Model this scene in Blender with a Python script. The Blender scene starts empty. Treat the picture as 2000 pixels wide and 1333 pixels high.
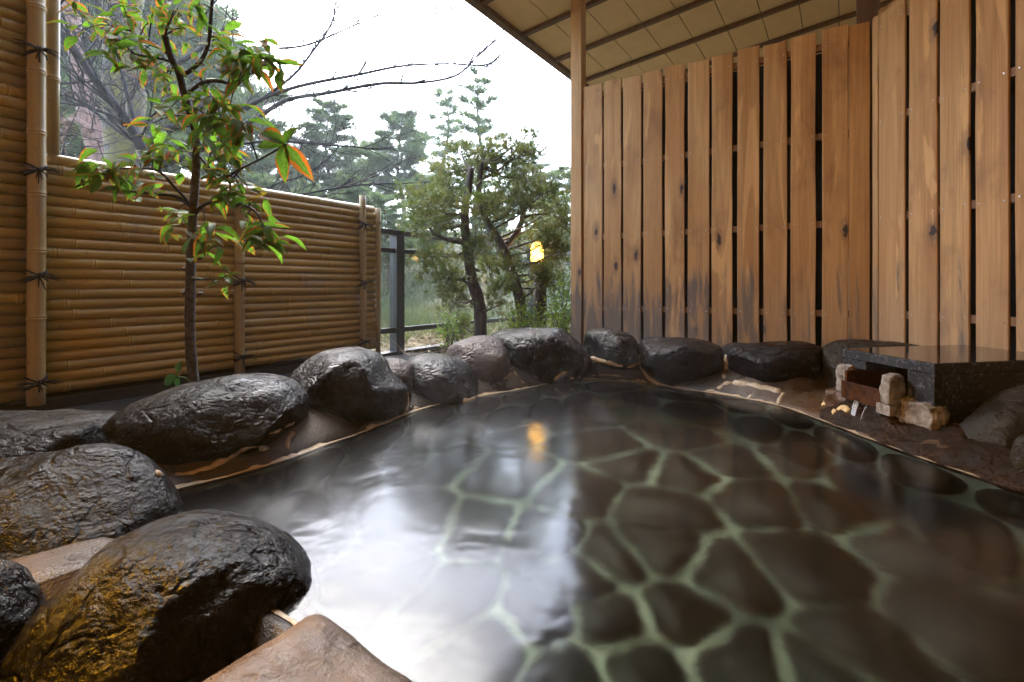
import bpy, bmesh, math, random
import numpy as np
from mathutils import Vector, Matrix, noise as mn
from mathutils.bvhtree import BVHTree

random.seed(7); rng = np.random.default_rng(7)
SC = bpy.context.scene
COL = SC.collection

# ------------------------------------------------------------------ camera
FPX, HORIZ, YAW, CAMZ = 1010.0, 560.0, math.radians(32.7), 0.50
FWD = Vector((-math.sin(YAW), math.cos(YAW), 0)); RGT = Vector((math.cos(YAW), math.sin(YAW), 0)); UP = Vector((0, 0, 1))
CAM = Vector((0, 0, CAMZ))
cd = bpy.data.cameras.new('camera'); cam = bpy.data.objects.new('camera', cd); COL.objects.link(cam)
cam.location = CAM; cam.rotation_euler = (math.radians(90), 0, YAW)
cd.sensor_width = 36; cd.lens = FPX / 2000 * 36; cd.shift_y = -(666.5 - HORIZ) / 2000
cd.clip_start = 0.02; cd.clip_end = 2000
SC.camera = cam

# ------------------------------------------------------------------ sky, sun, exposure
SUN_EL, SUN_AZ = math.radians(51), math.radians(-60)      # azimuth from +Y towards +X
w = bpy.data.worlds.new('World'); SC.world = w; w.use_nodes = True
nt = w.node_tree; bg = nt.nodes['Background']
sky = nt.nodes.new('ShaderNodeTexSky'); sky.sky_type = 'NISHITA'; sky.sun_disc = False
sky.sun_elevation = SUN_EL; sky.sun_rotation = SUN_AZ; sky.dust_density = 2.0; sky.air_density = 1.0
hs = nt.nodes.new('ShaderNodeHueSaturation'); hs.inputs['Saturation'].default_value = 0.80
nt.links.new(sky.outputs[0], hs.inputs['Color']); nt.links.new(hs.outputs[0], bg.inputs['Color'])
bg.inputs['Strength'].default_value = 0.15
sl = bpy.data.lights.new('sun', 'SUN'); sl.energy = 0.5; sl.angle = math.radians(45); sl.color = (1, .97, .92)
sun = bpy.data.objects.new('sun', sl); COL.objects.link(sun)
sdir = Vector((math.sin(SUN_AZ) * math.cos(SUN_EL), math.cos(SUN_AZ) * math.cos(SUN_EL), math.sin(SUN_EL)))
sun.rotation_euler = sdir.to_track_quat('Z', 'Y').to_euler()
vs = SC.view_settings; SC.display_settings.display_device = 'sRGB'
vs.view_transform = 'Standard'; vs.look = 'None'; vs.gamma = 1; vs.use_curve_mapping = False
vs.exposure = 3.55
cy = SC.cycles
cy.use_denoising = True; cy.max_bounces = 10; cy.transparent_max_bounces = 24; cy.caustics_refractive = True
cy.transmission_bounces = 8; cy.glossy_bounces = 4; cy.volume_bounces = 1; cy.diffuse_bounces = 4; cy.sample_clamp_indirect = 12

# ------------------------------------------------------------------ helpers
def at(px, py, d):
    """A pixel of the 2000x1333 photograph at d metres along the view axis."""
    return CAM + d * (FWD + (px - 1000) / FPX * RGT + (HORIZ - py) / FPX * UP)
def onz(px, py, z):
    return at(px, py, (CAMZ - z) * FPX / (py - HORIZ))

def tag(o, label=None, cat=None, group=None, kind=None):
    if label: o['label'] = label
    if cat: o['category'] = cat
    if group: o['group'] = group
    if kind: o['kind'] = kind
    return o
def empty(name, loc, label, cat, group=None):
    o = bpy.data.objects.new(name, None); COL.objects.link(o); o.location = loc
    o.empty_display_size = .1
    return tag(o, label, cat, group)
def link(name, me, m=None, parent=None, smooth=False):
    o = bpy.data.objects.new(name, me); COL.objects.link(o)
    if m and not me.materials: me.materials.append(m)
    if smooth and len(me.polygons): me.polygons.foreach_set('use_smooth', [True] * len(me.polygons))
    if parent:
        o.parent = parent; o.matrix_parent_inverse = world_of(parent).inverted()
    return o
def world_of(o):
    M = Matrix.LocRotScale(o.location, o.rotation_euler, o.scale)
    return (world_of(o.parent) @ o.matrix_parent_inverse @ M) if o.parent else M
def copy_tree(o, parent=None):
    c = o.copy(); COL.objects.link(c)
    if parent: c.parent = parent
    for ch in list(o.children): copy_tree(ch, c)
    return c

class MB:
    def __init__(s): s.v = []; s.f = []
    def add(s, v, f):
        b = len(s.v); s.v += [tuple(p) for p in v]; s.f += [tuple(i + b for i in q) for q in f]
    def box(s, a, b, M=None):
        (x0, y0, z0), (x1, y1, z1) = a, b
        v = [Vector(p) for p in ((x0, y0, z0), (x1, y0, z0), (x1, y1, z0), (x0, y1, z0), (x0, y0, z1), (x1, y0, z1), (x1, y1, z1), (x0, y1, z1))]
        if M: v = [M @ p for p in v]
        s.add(v, [(0, 3, 2, 1), (4, 5, 6, 7), (0, 1, 5, 4), (1, 2, 6, 5), (2, 3, 7, 6), (3, 0, 4, 7)])
    def tube(s, pts, rad, n=6, cap=True):
        pts = [Vector(p) for p in pts]; m = len(pts)
        if not hasattr(rad, '__len__'): rad = [rad] * m
        b = len(s.v); ref = None
        for i, p in enumerate(pts):
            t = (pts[min(i + 1, m - 1)] - pts[max(i - 1, 0)])
            t = t.normalized() if t.length > 1e-9 else Vector((0, 0, 1))
            if ref is None: ref = t.orthogonal().normalized()
            ref = ref - t * ref.dot(t); ref = ref.normalized() if ref.length > 1e-6 else t.orthogonal().normalized()
            q = t.cross(ref)
            for k in range(n):
                a = 2 * math.pi * k / n
                s.v.append(tuple(p + rad[i] * (math.cos(a) * ref + math.sin(a) * q)))
        for i in range(m - 1):
            for k in range(n):
                k2 = (k + 1) % n
                s.f.append((b + i * n + k, b + i * n + k2, b + (i + 1) * n + k2, b + (i + 1) * n + k))
        if cap:
            s.f.append(tuple(b + k for k in range(n))[::-1]); s.f.append(tuple(b + (m - 1) * n + k for k in range(n)))
    def mesh(s, name):
        me = bpy.data.meshes.new(name); me.from_pydata(s.v, [], s.f); me.update(); return me
    def build(s, name, m, parent=None, smooth=False, bevel=0):
        me = s.mesh(name)
        if bevel:
            bm = bmesh.new(); bm.from_mesh(me)
            bmesh.ops.bevel(bm, geom=list(bm.edges), offset=bevel, segments=2, affect='EDGES', profile=.6)
            bm.to_mesh(me); bm.free()
        return link(name, me, m, parent, smooth)

def fast_mesh(name, V, nper):
    """V: (N*nper,3) loose polygons of nper corners."""
    V = np.asarray(V, dtype=np.float32).reshape(-1, 3); n = len(V) // nper
    me = bpy.data.meshes.new(name)
    me.vertices.add(len(V)); me.vertices.foreach_set('co', V.ravel())
    me.loops.add(len(V)); me.loops.foreach_set('vertex_index', np.arange(len(V), dtype=np.int32))
    me.polygons.add(n); me.polygons.foreach_set('loop_start', np.arange(n, dtype=np.int32) * nper)
    me.polygons.foreach_set('loop_total', np.full(n, nper, dtype=np.int32))
    me.update(calc_edges=True); return me

def catmull(pts, k, closed=False):
    pts = [Vector(p) for p in pts]; n = len(pts); out = []
    rngi = range(n) if closed else range(n - 1)
    for i in rngi:
        g = (lambda j: pts[j % n]) if closed else (lambda j: pts[min(max(j, 0), n - 1)])
        p0, p1, p2, p3 = g(i - 1), g(i), g(i + 1), g(i + 2)
        for q in range(k):
            t = q / k
            out.append(.5 * ((2 * p1) + (p2 - p0) * t + (2 * p0 - 5 * p1 + 4 * p2 - p3) * t * t + (3 * p1 - p0 - 3 * p2 + p3) * t ** 3))
    if not closed: out.append(pts[-1])
    return out

# ------------------------------------------------------------------ materials
class NT:
    def __init__(s, name):
        s.m = bpy.data.materials.new(name); s.m.use_nodes = True; s.t = s.m.node_tree
        s.t.nodes.clear(); s.out = s.t.nodes.new('ShaderNodeOutputMaterial')
    def n(s, kind, **kw):
        nd = s.t.nodes.new('ShaderNode' + kind)
        for k, v in kw.items():
            if k in nd.bl_rna.properties and k not in ('inputs', 'color'): setattr(nd, k, v)
            else: s.set(nd, k, v)
        return nd
    def set(s, nd, k, v):
        if isinstance(k, str): k = k.replace('_', ' ')
        inp = nd.inputs[k]
        if isinstance(v, bpy.types.NodeSocket): s.t.links.new(v, inp)
        elif isinstance(v, bpy.types.Node): s.t.links.new(v.outputs[0], inp)
        else: inp.default_value = v
    def surf(s, nd): s.t.links.new(nd.outputs[0], s.out.inputs['Surface']); return s.m
    def coord(s, which='Object', scale=(1, 1, 1), off=None):
        tc = s.n('TexCoord')
        mp = s.n('Mapping'); s.t.links.new(tc.outputs[which], mp.inputs['Vector']); mp.inputs['Scale'].default_value = scale
        if off is not None: s.t.links.new(off, mp.inputs['Location'])
        return mp.outputs[0]
    def noise(s, vec, scale, detail=3, rough=.5, dist=0):
        nd = s.n('TexNoise'); s.t.links.new(vec, nd.inputs['Vector'])
        nd.inputs['Scale'].default_value = scale; nd.inputs['Detail'].default_value = detail
        nd.inputs['Roughness'].default_value = rough; nd.inputs['Distortion'].default_value = dist
        return nd.outputs['Fac']
    def ramp(s, fac, stops):
        nd = s.n('ValToRGB'); s.t.links.new(fac, nd.inputs[0]); cr = nd.color_ramp
        while len(cr.elements) < len(stops): cr.elements.new(.5)
        for e, (p, c) in zip(cr.elements, stops):
            e.position = p; e.color = (*c, 1) if len(c) == 3 else c
        return nd.outputs[0]
    def mix(s, fac, a, b, bt='MIX'):
        nd = s.n('MixRGB', blend_type=bt)
        for i, v in enumerate((fac, a, b)):
            if isinstance(v, bpy.types.NodeSocket): s.t.links.new(v, nd.inputs[i])
            elif isinstance(v, (int, float)): nd.inputs[i].default_value = v if i == 0 else (v, v, v, 1)
            else: nd.inputs[i].default_value = (*v, 1)
        return nd.outputs[0]
    def math(s, op, a, b=0.0, clamp=False):
        nd = s.n('Math', operation=op, use_clamp=clamp)
        for i, v in enumerate((a, b)):
            if isinstance(v, bpy.types.NodeSocket): s.t.links.new(v, nd.inputs[i])
            else: nd.inputs[i].default_value = v
        return nd.outputs[0]
    def rng(s, v, a, b, c=0., d=1.):
        nd = s.n('MapRange', interpolation_type='SMOOTHSTEP'); s.t.links.new(v, nd.inputs['Value'])
        for k, q in (('From Min', a), ('From Max', b), ('To Min', c), ('To Max', d)): nd.inputs[k].default_value = q
        return nd.outputs[0]
    def bump(s, h, strength, dist, normal=None):
        nd = s.n('Bump'); s.t.links.new(h, nd.inputs['Height']); nd.inputs['Strength'].default_value = strength
        nd.inputs['Distance'].default_value = dist
        if normal is not None: s.t.links.new(normal, nd.inputs['Normal'])
        return nd.outputs[0]
    def pbr(s, col, rough=.5, normal=None, **kw):
        p = s.n('BsdfPrincipled')
        for k, v in [('Base Color', col), ('Roughness', rough)] + [(a.replace('_', ' '), b) for a, b in kw.items()]:
            if isinstance(v, bpy.types.NodeSocket): s.t.links.new(v, p.inputs[k])
            elif isinstance(v, tuple): p.inputs[k].default_value = (*v, 1) if len(v) == 3 else v
            else: p.inputs[k].default_value = v
        if normal is not None: s.t.links.new(normal, p.inputs['Normal'])
        return p
    def rand3(s):
        oi = s.n('ObjectInfo'); cb = s.n('CombineXYZ')
        a = s.math('MULTIPLY', oi.outputs['Random'], 37.); b = s.math('MULTIPLY', oi.outputs['Random'], 91.7)
        s.t.links.new(a, cb.inputs[0]); s.t.links.new(b, cb.inputs[1]); s.t.links.new(s.math('MULTIPLY', oi.outputs['Random'], 53.3), cb.inputs[2])
        return cb.outputs[0], oi.outputs['Random']
    def wpos(s):
        g = s.n('NewGeometry'); sp = s.n('SeparateXYZ'); s.t.links.new(g.outputs['Position'], sp.inputs[0])
        return g.outputs['Position'], sp.outputs

def mat_wood(name, c0, c1, mold=True, dark=1.0):
    t = NT(name); off, rnd = t.rand3()
    v = t.coord('Object', (1, 1, 1), off)
    big = t.noise(t.coord('Object', (9, 9, .8), off), 1.0, 3, .5, .6)
    fib = t.noise(t.coord('Object', (150, 150, 3.0), off), 1.0, 4, .6, .2)
    ringv = t.math('SINE', t.math('MULTIPLY', t.noise(t.coord('Object', (11, 11, .55), off), 1.0, 1, .4, .5), 62.))
    base = t.mix(t.rng(big, .3, .7), c0, c1)
    base = t.mix(t.math('MULTIPLY', t.rng(fib, .35, .75), .36), base, tuple(x * .45 for x in c0))
    base = t.mix(t.math('MULTIPLY', t.rng(ringv, .2, 1.), .2), base, tuple(x * .5 for x in c0))
    blot = t.noise(t.coord('Object', (5, 5, 2.4), off), 1.0, 4, .6, .3)
    base = t.mix(t.rng(blot, .50, .72, 0, .6), base, (.21, .082, .024))
    pal = t.noise(t.coord('Object', (10, 10, 1.1), off), 1.0, 3, .5, 1.2)
    base = t.mix(t.rng(pal, .62, .66, 0, .55), base, tuple(min(1, x * 1.25) for x in c1))
    base = t.mix(t.math('MULTIPLY', rnd, .35), base, tuple(x * .6 for x in c1))
    # knots
    vo = t.n('TexVoronoi'); vo.voronoi_dimensions = '2D'; vo.inputs['Scale'].default_value = 1.0
    kx = t.n('SeparateXYZ'); t.t.links.new(t.coord('Object', (7.5, 1, 2.6), off), kx.inputs[0])
    kc = t.n('CombineXYZ'); t.t.links.new(kx.outputs[0], kc.inputs[0]); t.t.links.new(kx.outputs[2], kc.inputs[1]); t.t.links.new(kc.outputs[0], vo.inputs['Vector'])
    sc_ = t.n('SeparateXYZ'); t.t.links.new(vo.outputs['Color'], sc_.inputs[0])
    wob = t.noise(t.coord('Object', (60, 60, 40), off), 1.0, 2, .5)
    kd = t.math('ADD', vo.outputs['Distance'], t.math('MULTIPLY', t.math('LESS_THAN', sc_.outputs[0], .74), 1.))
    kd = t.math('ADD', kd, t.math('MULTIPLY', t.math('ADD', wob, -.5), .16))
    base = t.mix(t.rng(kd, .26, .08, 0, .5), base, (.15, .07, .03))
    base = t.mix(t.rng(kd, .095, .05), base, (.035, .016, .010))
    if mold:
        P, xyz = t.wpos()
        n1 = t.noise(t.coord('Object', (14, 14, 1.6), off), 1.0, 5, .68, .5)
        zf = t.rng(xyz[2], .72, .22)
        xf = t.rng(xyz[0], -.25, -1.0, .10, 1.)
        gate = t.math('ADD', t.math('MULTIPLY', t.math('FRACT', t.math('MULTIPLY', rnd, 17.3)), .30), -.15)
        pr = t.math('ADD', t.math('MULTIPLY', zf, xf), t.math('MULTIPLY', gate, zf))
        mk = t.rng(t.math('ADD', t.math('MULTIPLY', pr, .42), t.math('MULTIPLY', t.math('ADD', n1, -.5), 1.7)),   .10, .36)
        mk = t.math('MULTIPLY', mk, t.rng(zf, .0, .3))
        base = t.mix(t.math('MULTIPLY', mk, .88), base, (.085, .078, .068))
        base = t.mix(t.math('MULTIPLY', t.rng(xyz[2], .7, .2), .32), base, (.36, .29, .21))
    if dark != 1: base = t.mix(1.0, base, (dark, dark, dark), 'MULTIPLY')
    nrm = t.bump(t.math('ADD', fib, t.math('MULTIPLY', ringv, .25)), .35, .002)
    return t.surf(t.pbr(base, t.rng(fib, .2, .8, .5, .75), nrm))

def mat_bamboo(name, c0, c1, axis=1):
    t = NT(name); off, rnd = t.rand3()
    sc = [40, 40, 40]; sc[axis] = 1.2
    st = t.noise(t.coord('Object', tuple(sc), off), 1.0, 4, .6)
    pt = t.noise(t.coord('Object', (3, 3, 3), off), 1.0, 4, .6)
    c = t.mix(rnd, c0, c1)
    c = t.mix(t.rng(st, .45, .75, 0, .5), c, tuple(x * .55 for x in c0))
    c = t.mix(t.rng(pt, .55, .75, 0, .45), c, (.33, .25, .14))
    spk = t.noise(t.coord('Object', (60, 60, 60), off), 1.0, 2, .5)
    c = t.mix(t.rng(spk, .64, .75, 0, .5), c, (.10, .06, .025))
    P, xyz = t.wpos()
    gp = t.n('TexNoise'); t.t.links.new(P, gp.inputs['Vector']); gp.inputs['Scale'].default_value = 4.5; gp.inputs['Detail'].default_value = 4
    c = t.mix(t.rng(gp.outputs['Fac'], .60, .72, 0, .5), c, (.30, .25, .18))
    ua = t.n('Attribute'); ua.attribute_name = 'node'
    nv = ua.outputs['Fac']
    c = t.mix(t.math('MULTIPLY', t.math('MULTIPLY', t.math('ADD', nv, -.5), 2., True), .28), c, tuple(min(1, x * 1.5 + .02) for x in c1))
    c = t.mix(t.math('MULTIPLY', t.math('MULTIPLY', t.math('SUBTRACT', .5, nv), 2., True), .45), c, (.07, .04, .015))
    return t.surf(t.pbr(c, t.rng(st, .3, .8, .28, .45), t.bump(st, .15, .001), Specular_IOR_Level=.45))

def mat_rock(name, c0, c1, rough=(.16, .36), bump=1.0, fine=1.0, scale=1.0, crack=.55):
    t = NT(name); v = t.coord('Object')
    n1 = t.noise(v, 9 * scale, 6, .62, .3); n2 = t.noise(v, 45 * scale, 6, .65, .25); n3 = t.noise(v, 150 * scale, 3, .6)
    st = t.noise(t.coord('Object', (14, 14, 60)), 1.0 * scale, 4, .6, .6)
    vo = t.n('TexVoronoi'); t.t.links.new(v, vo.inputs['Vector']); vo.inputs['Scale'].default_value = 70 * scale
    c = t.mix(t.rng(n1, .35, .7), c0, c1)
    c = t.mix(t.rng(n2, .55, .78, 0, .25), c, (.035, .023, .014))
    c = t.mix(t.rng(n3, .62, .8, 0, .15), c, (.06, .053, .045))
    h = t.math('ADD', t.math('MULTIPLY', n2, .55), t.math('MULTIPLY', n3, .16 * fine))
    h = t.math('ADD', h, t.math('MULTIPLY', t.rng(vo.outputs['Distance'], 0, .6), .05))
    h = t.math('ADD', h, t.math('MULTIPLY', st, .30))
    h = t.math('ADD', h, t.math('MULTIPLY', t.noise(v, 85 * scale, 4, .7, .8), .35))
    wv = t.mix(.12, v, t.n('TexNoise', Scale=6.0).outputs['Color'])
    ce = t.n('TexVoronoi', feature='DISTANCE_TO_EDGE'); t.t.links.new(wv, ce.inputs['Vector']); ce.inputs['Scale'].default_value = 6.5 * scale
    h = t.math('ADD', h, t.math('MULTIPLY', t.rng(ce.outputs['Distance'], .0, .05), t.math('MULTIPLY', t.rng(n1, .40, .60), crack)))
    pit = t.noise(v, 22 * scale, 2, .5); h = t.math('SUBTRACT', h, t.math('MULTIPLY', t.rng(pit, .62, .72), .5))
    nrm = t.bump(n1, .25 * bump, .03); nrm = t.bump(h, 1.0 * bump, .0095, nrm)
    return t.surf(t.pbr(c, t.math('ADD', t.rng(n2, .3, .7, rough[0], rough[1]), t.rng(n1, .5, .68, 0, .16)), nrm, Specular_IOR_Level=.17))

def mat_simple(name, c0, c1, rough=.5, scale=20, bump=.2, bd=.004, det=5, coords='Object', sc=(1, 1, 1), **kw):
    t = NT(name); v = t.coord(coords, sc); n = t.noise(v, scale, det, .6)
    return t.surf(t.pbr(t.mix(t.rng(n, .3, .7), c0, c1), rough, t.bump(n, bump, bd), **kw))

def mat_leaf(name, g0, g1, trans=.45, rand_amt=1.0, vein=False, edge=None, nscale=3.0, rough=.5):
    t = NT(name); off, rnd = t.rand3()
    n = t.noise(t.coord('Object'), nscale, 3, .6)
    c = t.mix(t.rng(n, .32, .68), g0, g1)
    nrm = None
    if edge:
        uv = t.n('TexCoord'); sp = t.n('SeparateXYZ'); t.t.links.new(uv.outputs['UV'], sp.inputs[0])
        u, vv = sp.outputs[0], sp.outputs[1]
        au = t.math('ABSOLUTE', t.math('SUBTRACT', t.math('MULTIPLY', u, 2.), 1.))
        nn = t.noise(t.coord('UV', (4, 6, 1), off), 1.0, 4, .65)
        vein_w = t.math('SINE', t.math('MULTIPLY', t.math('SUBTRACT', vv, t.math('MULTIPLY', au, .22)), 55.))
        c = t.mix(t.math('MULTIPLY', rnd, .6), c, (.035, .075, .018))
        e = t.math('ADD', t.math('ADD', au, t.math('MULTIPLY', vv, .45)), t.math('ADD', t.math('MULTIPLY', nn, 1.1), t.math('MULTIPLY', rnd, .55)))
        r = t.math('FRACT', t.math('MULTIPLY', rnd, 7.31))
        e = t.math('ADD', e, t.math('MULTIPLY', r, .62))
        f = t.rng(e, 2.2, 2.4)
        c = t.mix(f, c, edge)
        c = t.mix(t.rng(e, 2.45, 2.8, 0, .7), c, (.20, .08, .03))
        c = t.mix(t.rng(vein_w, .8, 1., 0, .35), c, (.10, .07, .02))
        c = t.mix(t.rng(au, .07, .02, 0, .5), c, (.16, .14, .05))
        nrm = t.bump(vein_w, .25, .002)
    p = t.pbr(c, rough, nrm)
    tl = t.n('BsdfTranslucent'); t.t.links.new(t.mix(1.0, c, (1.15, 1.3, .7), 'MULTIPLY'), tl.inputs['Color'])
    mx = t.n('MixShader'); mx.inputs[0].default_value = trans
    t.t.links.new(p.outputs[0], mx.inputs[1]); t.t.links.new(tl.outputs[0], mx.inputs[2])
    return t.surf(mx)

M = {}
M['wood'] = mat_wood('cedar planks', (.48, .23, .062), (.68, .40, .15))
M['wood_plain'] = mat_wood('cedar frame', (.20, .10, .045), (.30, .165, .075), mold=False)
M['wood_dark'] = mat_wood('dark eave timber', (.12, .065, .035), (.18, .10, .055), mold=False)
M['plaster'] = mat_simple('warm plaster', (.62, .50, .36), (.70, .58, .43), .85, 8, .1, .003)  # pale, so the added walls bounce light into the bath
M['void'] = mat_simple('near black fill', (.010, .008, .007), (.018, .014, .011), .9)  # near black; also paints shade into plank gaps and the spout
M['bamboo'] = mat_bamboo('bamboo cane', (.34, .212, .046), (.47, .315, .085), 1)
M['bamboo_post'] = mat_bamboo('bamboo post', (.31, .215, .085), (.42, .305, .135), 2)
M['cord'] = mat_simple('black hemp cord', (.008, .008, .010), (.02, .02, .022), .8, 200, .5, .002)
M['panel'] = mat_simple('ceiling board', (.70, .50, .27), (.76, .55, .31), .75, 6, .05, .002)
M['rock'] = mat_rock('wet black boulder', (.003, .003, .0034), (.008, .0072, .007), (.09, .21))
M['rock_brown'] = mat_rock('wet purple brown boulder', (.035, .024, .022), (.075, .055, .048), (.3, .5))
M['rock_grey'] = mat_rock('brown grey boulder', (.020, .015, .009), (.05, .039, .025), (.3, .55), .8)
M['apron'] = mat_rock('iron stained rock', (.016, .008, .003), (.045, .02, .006), (.08, .24), 1.3)
M['slab'] = mat_rock('wet mortar slab', (.070, .052, .040), (.135, .105, .082), (.18, .42), .5, 1.2, 1.0, 0.0)
def mat_mortar():
    t = NT('wet mortar'); v = t.coord('Object')
    n1 = t.noise(v, 6, 5, .6); n2 = t.noise(v, 60, 4, .6); n3 = t.noise(v, 240, 2, .5)
    P, xyz = t.wpos()
    c = t.mix(t.rng(n1, .3, .7), (.020, .0145, .010), (.078, .058, .040))
    c = t.mix(t.rng(n2, .55, .75, 0, .5), c, (.03, .018, .012))
    c = t.mix(t.rng(xyz[2], .05, .0, 0, .75), c, (.022, .015, .010))
    # iron stains on the spout side
    ir = t.math('MULTIPLY', t.rng(xyz[0], -.55, -.05), t.rng(t.noise(v, 4, 4, .6), .3, .55))
    c = t.mix(t.math('MULTIPLY', ir, .8), c, (.085, .04, .012))
    h = t.math('ADD', t.math('MULTIPLY', n2, .7), t.math('MULTIPLY', n3, .3))
    return t.surf(t.pbr(c, t.rng(n1, .3, .7, .22, .5), t.bump(h, .7, .008), Specular_IOR_Level=.3))
M['mortar'] = mat_mortar()
M['lime'] = mat_simple('lime scale', (.25, .18, .10), (.40, .31, .19), .5, 60, .6, .004)
M['ochre'] = mat_simple('ochre scale', (.50, .32, .10), (.62, .46, .20), .5, 50, .6, .004)
M['soil'] = mat_simple('wet dark soil', (.008, .006, .005), (.02, .015, .011), .8, 25, .8, .02)
M['iron'] = mat_simple('dark painted steel', (.013, .013, .015), (.022, .021, .022), .4, 30, .1, .002)
M['floorstone'] = mat_simple('dark pool stone', (.006, .0056, .005), (.016, .0145, .0125), .6, 7, .4, .01)
M['grout'] = mat_simple('pale pool grout', (.10, .125, .10), (.45, .53, .44), .8, 5, .3, .01)

def mat_granite(name, rough, c):
    t = NT(name); v = t.coord('Object')
    n = t.noise(v, 75, 3, .8); n2 = t.noise(v, 12, 4, .6)
    col = t.mix(t.rng(n, .52, .68), c, tuple(x * 14 + .02 for x in c))
    col = t.mix(t.rng(n2, .3, .7, 0, .4), col, tuple(x * .7 for x in c))
    return t.surf(t.pbr(col, rough, t.bump(n, .4 if rough > .2 else .02, .004)))
M['granite'] = mat_granite('black granite split face', .5, (.012, .012, .013))
M['granite_polish'] = mat_granite('polished black granite', .06, (.012, .011, .011))
M['crust'] = mat_simple('white mineral crust', (.12, .095, .065), (.36, .32, .27), .7, 45, 1.0, .012, 6)
M['trough'] = mat_simple('stained trough stone', (.035, .013, .006), (.085, .033, .012), .14, 30, .4, .003)

def mat_water():
    t = NT('hot spring water')
    v = t.coord('Object', (1, 1, 1))
    n1 = t.noise(v, 3.2, 3, .55, .6); n2 = t.noise(v, 16, 3, .6, .5)
    h = t.math('ADD', n1, t.math('MULTIPLY', n2, .10))
    nr = t.bump(h, .045, .10)
    fr = t.n('Fresnel'); fr.inputs['IOR'].default_value = 1.33; t.t.links.new(nr, fr.inputs['Normal'])
    gl = t.n('BsdfGlossy'); gl.inputs['Roughness'].default_value = .145; t.t.links.new(nr, gl.inputs['Normal'])
    gl.inputs['Color'].default_value = (1, 1, 1, 1)
    rf = t.n('BsdfRefraction'); rf.inputs['IOR'].default_value = 1.33; rf.inputs['Roughness'].default_value = .19
    rf.inputs['Color'].default_value = (.72, .775, .69, 1); t.t.links.new(nr, rf.inputs['Normal'])
    mx = t.n('MixShader'); t.t.links.new(fr.outputs[0], mx.inputs[0])
    t.t.links.new(rf.outputs[0], mx.inputs[1]); t.t.links.new(gl.outputs[0], mx.inputs[2])
    return t.surf(mx)
M['water'] = mat_water()
def mat_glass():
    t = NT('misted glass'); v = t.coord('Object', (1, 1, 1))
    tr = t.n('BsdfTransparent'); tr.inputs[0].default_value = (.93, .96, .95, 1)
    gl = t.n('BsdfGlossy'); gl.inputs['Roughness'].default_value = .02
    df = t.n('BsdfDiffuse'); df.inputs[0].default_value = (.5, .54, .52, 1)
    lw = t.n('LayerWeight'); lw.inputs[0].default_value = .5
    frv = t.math('ADD', t.math('MULTIPLY', t.math('POWER', lw.outputs['Facing'], 5.), .9), .04)
    a = t.n('MixShader'); t.t.links.new(t.rng(t.noise(v, 3, 4, .6), .3, .7, .05, .16), a.inputs[0])
    t.t.links.new(tr.outputs[0], a.inputs[1]); t.t.links.new(df.outputs[0], a.inputs[2])
    b = t.n('MixShader'); t.t.links.new(frv, b.inputs[0]); t.t.links.new(a.outputs[0], b.inputs[1]); t.t.links.new(gl.outputs[0], b.inputs[2])
    return t.surf(b)
M['glass'] = mat_glass()
def mat_emit(name, col, s):
    t = NT(name); e = t.n('Emission'); e.inputs[0].default_value = (*col, 1); e.inputs[1].default_value = s; return t.surf(e)
M['lamp'] = mat_emit('lit lamp shade', (1, .50, .065), 1.2)
M['lantern'] = mat_emit('lit lantern paper', (1, .46, .02), 75.0)
M['stream'] = None
def mat_stream():
    t = NT('falling water'); tr = t.n('BsdfTransparent'); gl = t.n('BsdfGlossy'); gl.inputs['Roughness'].default_value = .25
    df = t.n('BsdfDiffuse'); df.inputs[0].default_value = (.5, .5, .5, 1)
    m1 = t.n('MixShader'); m1.inputs[0].default_value = .5; t.t.links.new(gl.outputs[0], m1.inputs[1]); t.t.links.new(df.outputs[0], m1.inputs[2])
    m2 = t.n('MixShader'); m2.inputs[0].default_value = .5; t.t.links.new(tr.outputs[0], m2.inputs[1]); t.t.links.new(m1.outputs[0], m2.inputs[2])
    return t.surf(m2)
M['stream'] = mat_stream()

def mat_bark(name, c0, c1, moss=None, sc=(1, 1, .3)):
    t = NT(name); v = t.coord('Object', sc)
    n = t.noise(v, 30, 5, .65, .4); n2 = t.noise(t.coord('Object'), 4, 4, .6)
    c = t.mix(t.rng(n, .35, .65), c0, c1)
    if moss: c = t.mix(t.rng(n2, .42, .6, 0, .85), c, moss)
    return t.surf(t.pbr(c, .75, t.bump(n, .8, .02)))
M['bark_dark'] = mat_bark('wet dark bark', (.007, .0055, .005), (.021, .0165, .014))
M['bark_sapling'] = mat_bark('grey sapling bark', (.035, .028, .024), (.12, .10, .085), None, (1, 1, 2.5))
M['bark_moss'] = mat_bark('mossy bark', (.025, .02, .013), (.06, .045, .03), (.10, .085, .012))
M['bark_pink'] = mat_bark('red pine bark', (.10, .055, .04), (.22, .125, .095))
M['bark_brown'] = mat_bark('juniper bark', (.035, .025, .022), (.10, .075, .062))
M['pine'] = mat_leaf('pine needles', (.075, .105, .052), (.12, .155, .085), .5, nscale=1.5)
M['juniper'] = mat_leaf('juniper sprays', (.065, .10, .028), (.15, .135, .05), .4, nscale=7)
M['shrub'] = mat_leaf('shrub leaves', (.09, .16, .02), (.20, .26, .04), .5, nscale=6)
M['scrub'] = mat_leaf('hillside scrub', (.055, .075, .035), (.12, .13, .06), .35, nscale=1.2)
M['straw'] = mat_simple('dry straw', (.22, .15, .08), (.38, .29, .17), .8, 5)
M['leaf'] = mat_leaf('sapling leaf', (.055, .125, .014), (.11, .22, .025), .55, edge=(.36, .075, .015), nscale=9, rough=.62)
M['ground'] = mat_simple('forest floor', (.05, .045, .025), (.11, .11, .05), .9, 3, .6, .05, 6)

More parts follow.
